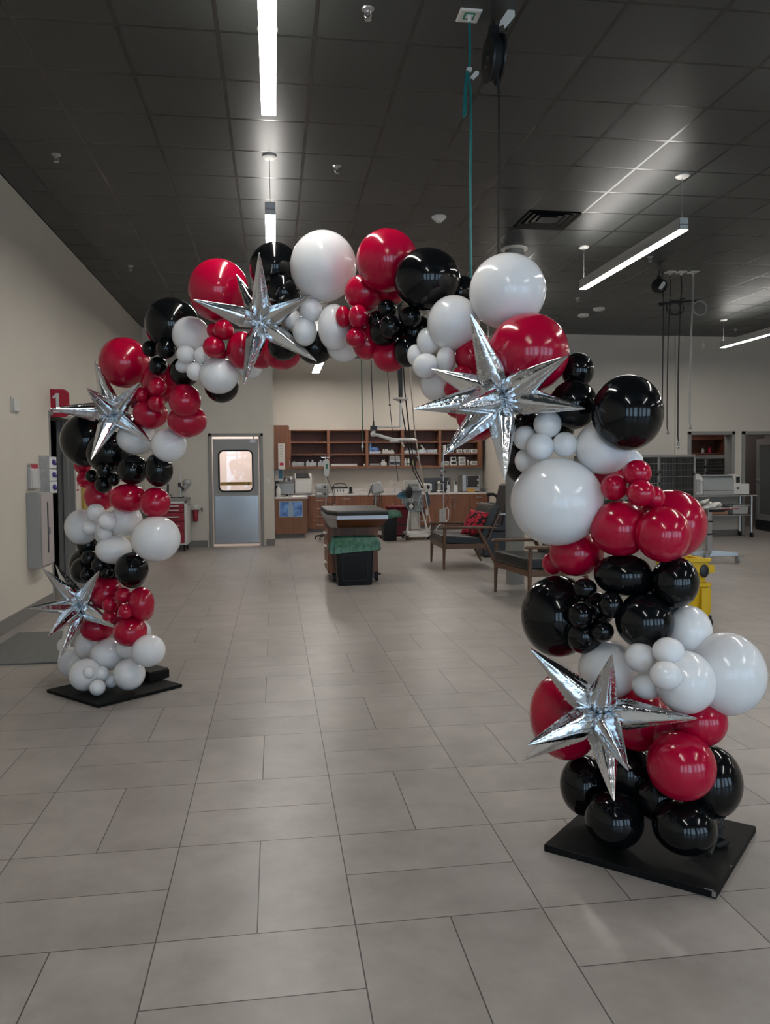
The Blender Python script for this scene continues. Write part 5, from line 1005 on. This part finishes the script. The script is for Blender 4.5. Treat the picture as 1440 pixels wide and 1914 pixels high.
# ---------------------------------------------------------------- balloons
BALL = '''-1.243 5.293 0.135 0.105 0.105 W at the front left foot of the left column, on the black board
-0.953 5.222 0.144 0.101 0.103 W at the front right foot of the left column, on the black board
-1.121 5.433 0.232 0.123 0.108 W top middle of the white bottom tier of the left column
-1.449 5.764 0.149 0.072 0.072 W left edge of the bottom tier, under the star ray tip
-1.424 5.675 0.124 0.094 0.094 W behind the left edge of the bottom white tier of the left column
-1.290 5.636 0.255 0.104 0.104 W upper left of the bottom white tier, right of the star ray
-0.813 5.123 0.315 0.106 0.103 W sticking out right of the bottom white tier, left column
-0.911 5.329 0.398 0.085 0.082 W peeping out behind the lowest red balloons of the left column
-0.970 5.374 0.286 0.093 0.086 W tucked in between the lowest red pair and the white bottom tier
-1.532 5.894 0.204 0.047 0.054 W at the far left of the bottom tier beside the star ray
-1.204 5.213 0.168 0.038 0.041 W leftmost of the cluster on the foot of the left column
-1.143 5.283 0.137 0.051 0.053 W middle of the cluster on the foot of the left column
-1.087 5.315 0.083 0.049 0.049 W rightmost of the cluster on the foot of the left column
-1.141 5.162 0.081 0.051 0.051 W lowest of the cluster on the foot of the left column
-1.134 5.458 0.642 0.108 0.112 R upper left of the lowest red tier, behind the left column's cluster
-0.859 5.161 0.614 0.083 0.107 R right end of the lowest red tier of the left column
-0.867 5.287 0.561 0.070 0.085 R behind the right end of the lowest red tier of the left column
-1.211 5.514 0.401 0.113 0.095 R bottom left of the lowest red tier, beside the star's right ray
-0.936 5.183 0.432 0.107 0.097 R bottom right of the lowest red tier, over the white bottom tier
-1.045 5.397 0.501 0.093 0.093 R deep in the middle of the lowest red tier of the left column
-0.975 5.186 0.665 0.052 0.052 R topmost of the cluster on the lowest red tier, left column
-1.074 5.274 0.595 0.052 0.052 R left one of the cluster on the lowest red tier, left column
-0.947 5.110 0.574 0.049 0.049 R right one of the cluster on the lowest red tier, left column
-1.083 5.294 0.514 0.046 0.046 R lowest of the cluster on the lowest red tier, left column
-0.920 5.194 0.832 0.107 0.110 K right end of the lower black tier of the left column
-0.942 5.351 0.774 0.089 0.089 K behind the right end of the lower black tier of the left column
-1.320 5.762 0.803 0.129 0.129 K back left of the lower black tier, left column
-1.306 5.590 0.786 0.088 0.092 K front left of the lower black tier, above the star
-1.292 5.684 0.954 0.082 0.082 K just under the left white balloon of the left column
-1.120 5.513 0.805 0.098 0.098 K deep in the middle of the lower black tier, left column
-1.248 5.495 0.880 0.054 0.054 K topmost of the cluster on the lower black tier, left column
-1.156 5.386 0.842 0.057 0.057 K right one of the cluster on the lower black tier, left column
-1.262 5.488 0.769 0.047 0.047 K lowest of the cluster on the lower black tier, left column
-1.105 5.352 0.793 0.042 0.042 K half hidden right behind the cluster on the lower black tier
-1.314 5.594 1.085 0.114 0.121 W left end of the middle white tier of the left column
-0.973 5.322 1.140 0.109 0.099 W top middle of the middle white tier of the left column
-1.060 5.358 0.947 0.117 0.096 W bottom of the middle white tier, over the lower black tier
-0.735 5.009 1.041 0.150 0.143 W bulging out right of the middle white tier, before the red cart
-1.112 5.497 1.051 0.102 0.102 W deep in the middle white tier of the left column
-1.183 5.425 1.191 0.061 0.061 W topmost of the cluster on the middle white tier, left column
-1.070 5.242 1.143 0.059 0.059 W right one of the cluster on the middle white tier, left column
-1.235 5.460 1.089 0.050 0.050 W left one of the cluster on the middle white tier, left column
-1.106 5.316 1.060 0.051 0.049 W lowest of the cluster on the middle white tier, left column
-1.177 5.519 1.295 0.102 0.102 R left end of the second red tier of the left column
-0.932 5.205 1.291 0.117 0.093 R middle of the second red tier of the left column
-0.740 5.031 1.266 0.095 0.095 R right end of the second red tier of the left column
-1.331 5.724 1.504 0.056 0.056 R upper one peeping out left, below the black giant of the left column
-1.303 5.687 1.411 0.060 0.060 R lower one peeping out left, above the second red tier
-1.255 5.563 1.677 0.179 0.182 K at the left below the upper left star
-1.079 5.378 1.592 0.149 0.141 K behind the downward ray of the upper left star
-0.896 5.175 1.473 0.097 0.096 K middle of the upper black tier of the left column
-0.711 5.017 1.471 0.087 0.107 K right end of the upper black tier, left column
-1.087 5.270 1.470 0.052 0.052 K topmost of the cluster on the upper black tier, left column
-1.211 5.462 1.433 0.043 0.043 K left one of the cluster on the upper black tier, left column
-1.109 5.328 1.377 0.056 0.056 K lowest of the cluster on the upper black tier, left column
-1.029 5.255 1.409 0.038 0.042 K right one of the cluster on the upper black tier, left column
-0.862 5.138 1.673 0.122 0.105 W left one of the upper white pair of the left column
-0.636 4.937 1.621 0.108 0.105 W right one of the upper white pair of the left column
-0.939 5.221 2.158 0.161 0.161 R at the left shoulder of the arch behind the upper left star
-0.513 4.724 1.873 0.094 0.097 R right middle of the left shoulder's red group
-0.514 4.841 1.762 0.116 0.100 R lowest at the right of the left shoulder's red group
-0.757 5.030 1.820 0.106 0.098 R lower left of the left shoulder's red group, beside the star
-0.685 5.048 2.011 0.127 0.127 R deep in the middle of the left shoulder's red group
-0.687 4.866 1.969 0.055 0.055 R top one of the cluster in the left shoulder's red group
-0.802 4.991 1.932 0.046 0.046 R left one of the cluster in the left shoulder's red group
-0.697 4.885 1.871 0.050 0.052 R lowest of the cluster in the left shoulder's red group
-0.677 4.903 2.027 0.036 0.036 R uppermost tiny one of the left shoulder's red group
-0.864 5.116 1.897 0.040 0.040 R tucked behind the right rays of the upper left star
-0.595 4.871 2.341 0.161 0.161 K at the left shoulder against ceiling and wall
-0.734 4.926 2.204 0.049 0.049 K left one of the cluster under the left shoulder's black giant
-0.622 4.773 2.182 0.058 0.058 K right one of the cluster under the left shoulder's black giant
-0.680 4.858 2.092 0.055 0.055 K lowest of the cluster under the left shoulder's black giant
-0.519 4.794 2.050 0.089 0.089 K below left of the left shoulder's white group
-0.299 4.702 1.963 0.101 0.104 K lowest at the underside of the left shoulder, behind white
-0.468 4.695 2.249 0.109 0.109 W upper left of the left shoulder's white group
-0.491 4.632 2.131 0.055 0.055 W left one of the cluster on the left shoulder's white group
-0.516 4.688 2.071 0.044 0.040 W lower left one of the cluster on the left shoulder's white group
-0.436 4.590 2.027 0.052 0.053 W lowest of the cluster on the left shoulder's white group
-0.396 4.573 2.117 0.046 0.049 W right one of the cluster on the left shoulder's white group
-0.302 4.531 1.998 0.109 0.103 W lower right of the left shoulder's white group
-0.126 4.540 2.046 0.067 0.064 W behind the downward ray of the top star
-0.294 4.526 2.473 0.169 0.175 R at the upper left behind the top star
-0.323 4.512 2.247 0.042 0.042 R upper left one of the cluster left of the top star
-0.265 4.430 2.236 0.055 0.055 R upper right one of the cluster left of the top star
-0.320 4.445 2.144 0.062 0.059 R lower one of the cluster left of the top star
-0.293 4.504 2.118 0.042 0.039 R lowest of the cluster left of the top star, half hidden
-0.169 4.456 2.130 0.084 0.104 R below the top star, left of its downward ray
0.050 4.247 2.080 0.100 0.083 R lowest red one right of the top star's downward ray
-0.062 4.375 2.104 0.085 0.085 R behind the downward ray of the top star
0.020 4.256 2.538 0.134 0.134 K at the arch top behind the top star's upper ray
0.064 4.129 2.380 0.089 0.094 K right of the top star's upper ray, before a bigger black one
0.057 4.118 2.108 0.081 0.081 K under the lower right ray of the top star
0.219 4.094 2.093 0.092 0.086 K at the underside of the arch by the top star's lower right tip
0.258 3.930 2.469 0.165 0.173 W at the top of the arch right of the top star
0.303 3.863 2.157 0.081 0.113 W under the white giant at the top of the arch
0.357 3.978 2.090 0.087 0.087 W lowest white one at the arch top's underside
0.194 3.923 2.250 0.056 0.058 W top one of the trio at the top star's right ray
0.104 4.035 2.225 0.046 0.052 W left one of the trio at the top star's right ray
0.162 3.954 2.153 0.061 0.075 W lowest of the trio at the top star's right ray
0.528 3.593 2.416 0.142 0.142 R at the very top of the arch between white and black giants
0.438 3.744 2.302 0.094 0.087 R under the left side of the topmost red giant
0.565 3.728 2.319 0.077 0.077 R under the topmost red giant, beside the black giant
0.338 3.749 2.188 0.038 0.051 R left one of the cluster under the arch top's red group
0.400 3.666 2.173 0.046 0.055 R right one of the cluster under the arch top's red group
0.391 3.682 2.078 0.048 0.045 R lowest of the cluster under the arch top's red group
0.453 3.757 2.061 0.072 0.075 R at the arch's underside, left one of the red pair
0.546 3.651 1.988 0.080 0.073 R at the arch's underside, right one of the red pair
0.449 3.825 2.152 0.073 0.073 R deep in the middle of the arch top's red group
0.679 3.412 2.291 0.146 0.134 K at the top right of the arch beside the red giant
0.851 3.497 2.254 0.078 0.078 K half hidden behind the white giant on the right shoulder
0.524 3.574 2.193 0.044 0.044 K upper left in the cluster under the arch top's black giant
0.610 3.457 2.133 0.050 0.048 K right one in the cluster under the arch top's black giant
0.525 3.503 2.100 0.048 0.055 K front one in the cluster under the arch top's black giant
0.512 3.603 2.089 0.067 0.062 K lower left in the cluster under the arch top's black giant
0.491 3.665 2.154 0.045 0.050 K leftmost in the cluster under the arch top's black giant
0.609 3.529 1.995 0.063 0.073 K at the arch's underside, left of the small white cluster
0.656 3.595 2.090 0.084 0.084 K deep under the black giant of the arch top
0.958 3.134 2.181 0.156 0.153 W on top of the right shoulder under the ceiling
0.770 3.300 2.081 0.112 0.117 W left of the upward ray of the big right star
0.675 3.376 2.017 0.051 0.058 W top one of the cluster left of the big right star
0.625 3.427 1.961 0.035 0.047 W left one of the cluster left of the big right star
0.656 3.334 1.902 0.058 0.055 W lowest of the cluster left of the big right star
0.734 3.290 1.924 0.041 0.057 W right one of the cluster left of the big right star
0.735 3.449 1.837 0.081 0.079 W behind the left rays of the big right star
1.001 2.997 1.911 0.158 0.156 R on the right shoulder behind the big right star
0.842 3.292 1.937 0.067 0.080 R left of the upward ray of the big right star
0.803 3.268 1.852 0.046 0.046 R upper small one behind the left rays of the big right star
0.784 3.324 1.803 0.051 0.042 R middle small one behind the left rays of the big right star
0.820 3.400 1.745 0.071 0.066 R below the left rays of the big right star
0.858 3.313 1.685 0.074 0.072 R behind the lower left ray of the big right star
0.912 3.415 1.659 0.079 0.077 R lowest, hanging behind the big right star's lower rays
1.052 3.172 1.771 0.067 0.067 R between the two right rays of the big right star
1.208 3.006 1.845 0.064 0.071 K upper one right of the red giant of the right shoulder
1.167 2.949 1.704 0.095 0.097 K behind the right tip of the big right star
1.287 2.727 1.656 0.128 0.139 K bulging out at the far right of the right shoulder
1.046 3.153 1.607 0.080 0.085 K below the right ray of the big right star
1.037 3.235 1.506 0.069 0.110 K beside the downward tip of the big right star
1.129 3.064 1.620 0.083 0.083 K deep behind the small white cluster of the right column
1.054 2.925 1.627 0.054 0.054 W topmost of the cluster on the right column's upper white tier
0.990 3.007 1.577 0.047 0.049 W left one of the cluster on the right column's upper white tier
1.021 2.918 1.540 0.054 0.054 W front one of the cluster on the right column's upper white tier
1.113 2.894 1.547 0.049 0.049 W right one of the cluster on the right column's upper white tier
1.012 3.060 1.488 0.046 0.050 W lowest left one, tucked behind the white giant of the right column
1.254 2.857 1.535 0.107 0.105 W right end of the right column's upper white tier
1.076 2.886 1.327 0.177 0.169 W biggest of all, at the left of the right column
1.374 2.887 1.481 0.050 0.046 W peeping out behind the topmost small red one of the right column
1.298 2.668 1.436 0.050 0.048 R top one of the cluster in the right column's red tier
1.239 2.730 1.384 0.049 0.049 R left one of the cluster in the right column's red tier
1.293 2.627 1.364 0.049 0.048 R front one of the cluster in the right column's red tier
1.361 2.665 1.345 0.039 0.043 R right one of the cluster in the right column's red tier
1.305 2.918 1.419 0.059 0.059 R behind the cluster in the right column's red tier
1.270 2.746 1.230 0.111 0.103 R front middle of the right column's red tier
1.368 2.611 1.217 0.095 0.099 R right of the middle in the right column's red tier
1.481 2.768 1.240 0.131 0.131 R back right of the right column's red tier
1.182 2.950 1.121 0.106 0.093 R bottom left of the right column's red tier
1.124 3.057 1.068 0.044 0.046 R far left end of the right column's red tier
1.134 3.030 0.856 0.148 0.165 K at the left of the right column's black tier
1.174 2.853 0.811 0.070 0.070 K lower front of the black giant, right column
1.293 2.770 1.054 0.107 0.080 K top middle of the right column's black tier
1.444 2.665 1.037 0.084 0.094 K right end of the right column's black tier
1.337 2.686 0.893 0.104 0.102 K lower right of the right column's black tier
1.155 2.799 1.002 0.044 0.038 K topmost of the cluster on the right column's black tier
1.223 2.723 0.950 0.045 0.051 K right one of the cluster on the right column's black tier
1.137 2.794 0.902 0.048 0.050 K left one of the cluster on the right column's black tier
1.203 2.748 0.848 0.042 0.040 K lowest of the cluster on the right column's black tier
1.237 2.870 0.909 0.066 0.066 K deep in the middle of the right column's black tier
1.441 2.848 0.965 0.087 0.087 K tucked behind the front balloons of the right column's black tier
1.463 2.747 0.936 0.064 0.064 K deep at the right of the right column's black tier
1.258 2.824 0.681 0.111 0.111 W left end of the right column's lower white tier
1.505 2.679 0.849 0.085 0.097 W top right of the right column's lower white tier
1.597 2.582 0.714 0.136 0.148 W bulging out at the far right of the lower white tier
1.416 2.536 0.704 0.103 0.109 W behind the cluster on the right column's lower white tier
1.293 2.629 0.774 0.055 0.053 W left one of the cluster on the right column's lower white tier
1.352 2.538 0.815 0.054 0.048 W top one of the cluster on the right column's lower white tier
1.315 2.485 0.746 0.053 0.049 W front one of the cluster on the right column's lower white tier
1.321 2.631 0.669 0.054 0.048 W lowest of the cluster on the right column's lower white tier
1.146 2.970 0.465 0.144 0.174 R at the left of the lower right star
1.369 2.799 0.490 0.119 0.117 R behind the right ray of the lower right star
1.503 2.595 0.544 0.096 0.092 R right end of the right column's bottom red tier
1.400 2.533 0.409 0.117 0.118 R lowest one, over the black bottom tier of the right column
1.446 2.686 0.476 0.083 0.083 R half hidden above the lowest red balloon of the right column
1.220 2.954 0.181 0.099 0.118 K left end of the right column's bottom black tier
1.356 2.848 0.268 0.105 0.105 K behind the downward ray of the lower right star
1.248 2.740 0.135 0.109 0.105 K front left one standing on the right black board
1.433 2.568 0.173 0.111 0.096 K front right one standing on the right black board
1.568 2.625 0.305 0.110 0.129 K back right one of the bottom black tier, right column
1.417 2.720 0.217 0.090 0.090 K deep in the middle of the right column's bottom black tier'''
NAMES = {'W': 'white', 'R': 'red', 'K': 'black'}; base = {}
for ck in 'WRK':
    mb = MB(); mb.ell((0, 0, 0), (1, 1, 1), 40, 26)
    me = bpy.data.meshes.new('balloon'); mb.b.to_mesh(me); mb.b.free(); me.materials.append(M['b'+ck]); me.polygons.foreach_set('use_smooth', [True]*len(me.polygons)); base[ck] = me
for ln in BALL.strip().split('\n'):
    x, y, z, a, b, ck, ph = ln.split(None, 6); x, y, z, a, b = map(float, (x, y, z, a, b))
    o = bpy.data.objects.new('balloon', base[ck]); col.objects.link(o); o.location = (x, y, z)
    o.scale = (a, (a*b)**.5, b); o.rotation_euler = (0, 0, -math.atan2(x, y))
    r = (a*b)**.5; size = 'small' if r < .065 else ('big' if r > .125 else 'medium')
    tag(o, '%s %s balloon %s' % (size, NAMES[ck], ph), 'balloon', '%s balloons of the arch' % NAMES[ck])
# ---------------------------------------------------------------- silver star balloons
A_, B_ = Vector((1.42, 2.74, 0)), Vector((-1.06, 5.39, 0)); nn_ = Vector((B_.y-A_.y, -(B_.x-A_.x), 0)).normalized()
def star(label, c, fwd, L, R, tips):
    d = ray(*c); t0 = nn_.dot(A_)/nn_.dot(d); C = O+d*(t0-fwd)
    t = thing('star_balloon', label, 'star balloon', C, 'silver star balloons on the arch'); rnd = random.Random(int(c[0]))
    for px, py, s in tips:
        q = ray(px, py); oc = O-C; aa = q.dot(q); bb = 2*q.dot(oc); cc = oc.dot(oc)-L*L*s*s; disc = bb*bb-4*aa*cc
        tt = (-bb-math.sqrt(max(disc, 0)))/(2*aa) if s > 0 else (-bb+math.sqrt(max(disc, 0)))/(2*aa)
        tip = O+q*tt; ax = tip-C; ln = ax.length; ax.normalize(); n1 = ax.orthogonal().normalized()
        vw = (C-O).normalized(); n1 = (ax.cross(vw)).normalized(); n2 = ax.cross(n1); ph0 = rnd.uniform(-.5, .5)
        mb = MB(); secs = []; S = 36; K = 40; ws = [rnd.uniform(0, 6.28) for _ in range(6)]
        for k in range(K+1):
            u = k/K; f = u
            if u < .26: r = R*(.34+.66*math.sin(u/.26*PI/2)**.9)
            else: r = R*(1-(u-.26)/.74)**.92+.0016
            ring = []
            for i in range(S):
                th = 2*PI*i/S+ph0; seam = abs(math.cos(th-ph0))**26
                wr = .07*math.cos(5*th+ws[0]+u*1.3)*(.4+u)+.045*abs(math.cos(4.5*th+ws[1]))*(1-u*.5)
                cr = .05*math.sin(u*95+ws[2]+2*th)*max(0, 1-u/.3)+.05*seam*math.sin(u*120+ws[3])
                rr = r*(1+wr+cr+.16*seam)
                ring.append(C+ax*(ln*(.03+.97*u))+n1*rr*math.cos(th)+n2*rr*.92*math.sin(th))
            secs.append(ring)
        mb.loft(secs); mb.obj('ray', M['foil'], t, smooth=28)
    mb = MB(); mb.ell(C, (R*.75,)*3, 20, 14)
    for v in mb.b.verts: v.co += (v.co-C)*rnd.uniform(-.18, .12)
    mb.obj('hub', M['foil'], t, smooth=40)
star('silver star balloon on the left shoulder, its left ray crossing the red number sign', (213, 773), .22, .40, .05, [(177, 673, 1), (162, 726, 1), (262, 714.5, 1), (92, 764, 1), (170, 860, 1), (283, 826, 1)])
star('silver star balloon at the arch top between red and black balloons', (488, 604), .24, .375, .042, [(484.5, 473, 1), (442, 513, -1), (362, 560, 1), (583, 551, 1), (455.5, 719, 1), (592, 675.5, 1)])
star('largest silver star balloon on the right shoulder before the big red balloon', (937.5, 742), .26, .355, .049, [(879.5, 586, 1), (1063, 665, 1), (807.5, 690, -1), (775, 764, 1), (855, 764, 1), (1095, 764, 1), (831, 850, 1), (944, 899, 1), (1012, 736, -1)])
star('silver star balloon on the lower right column with a ray pointing to the base', (1121, 1333), .24, .345, .045, [(990.7, 1211.7, 1), (1144, 1225, 1), (1303, 1343, 1), (986.7, 1392.7, 1), (976, 1421.7, -1), (1175, 1440, 1), (1148, 1497, 1)])
star('silver star balloon at the lower left column near the wall', (149.7, 1132.6), .24, .405, .046, [(79.5, 1062, 1), (104, 1055, -1), (186, 1067, 1), (49, 1137, 1), (217, 1173.5, 1), (90, 1190, 1), (108, 1238, 1)])
for o in bpy.data.objects:
    if 'off' in o: del o['off']
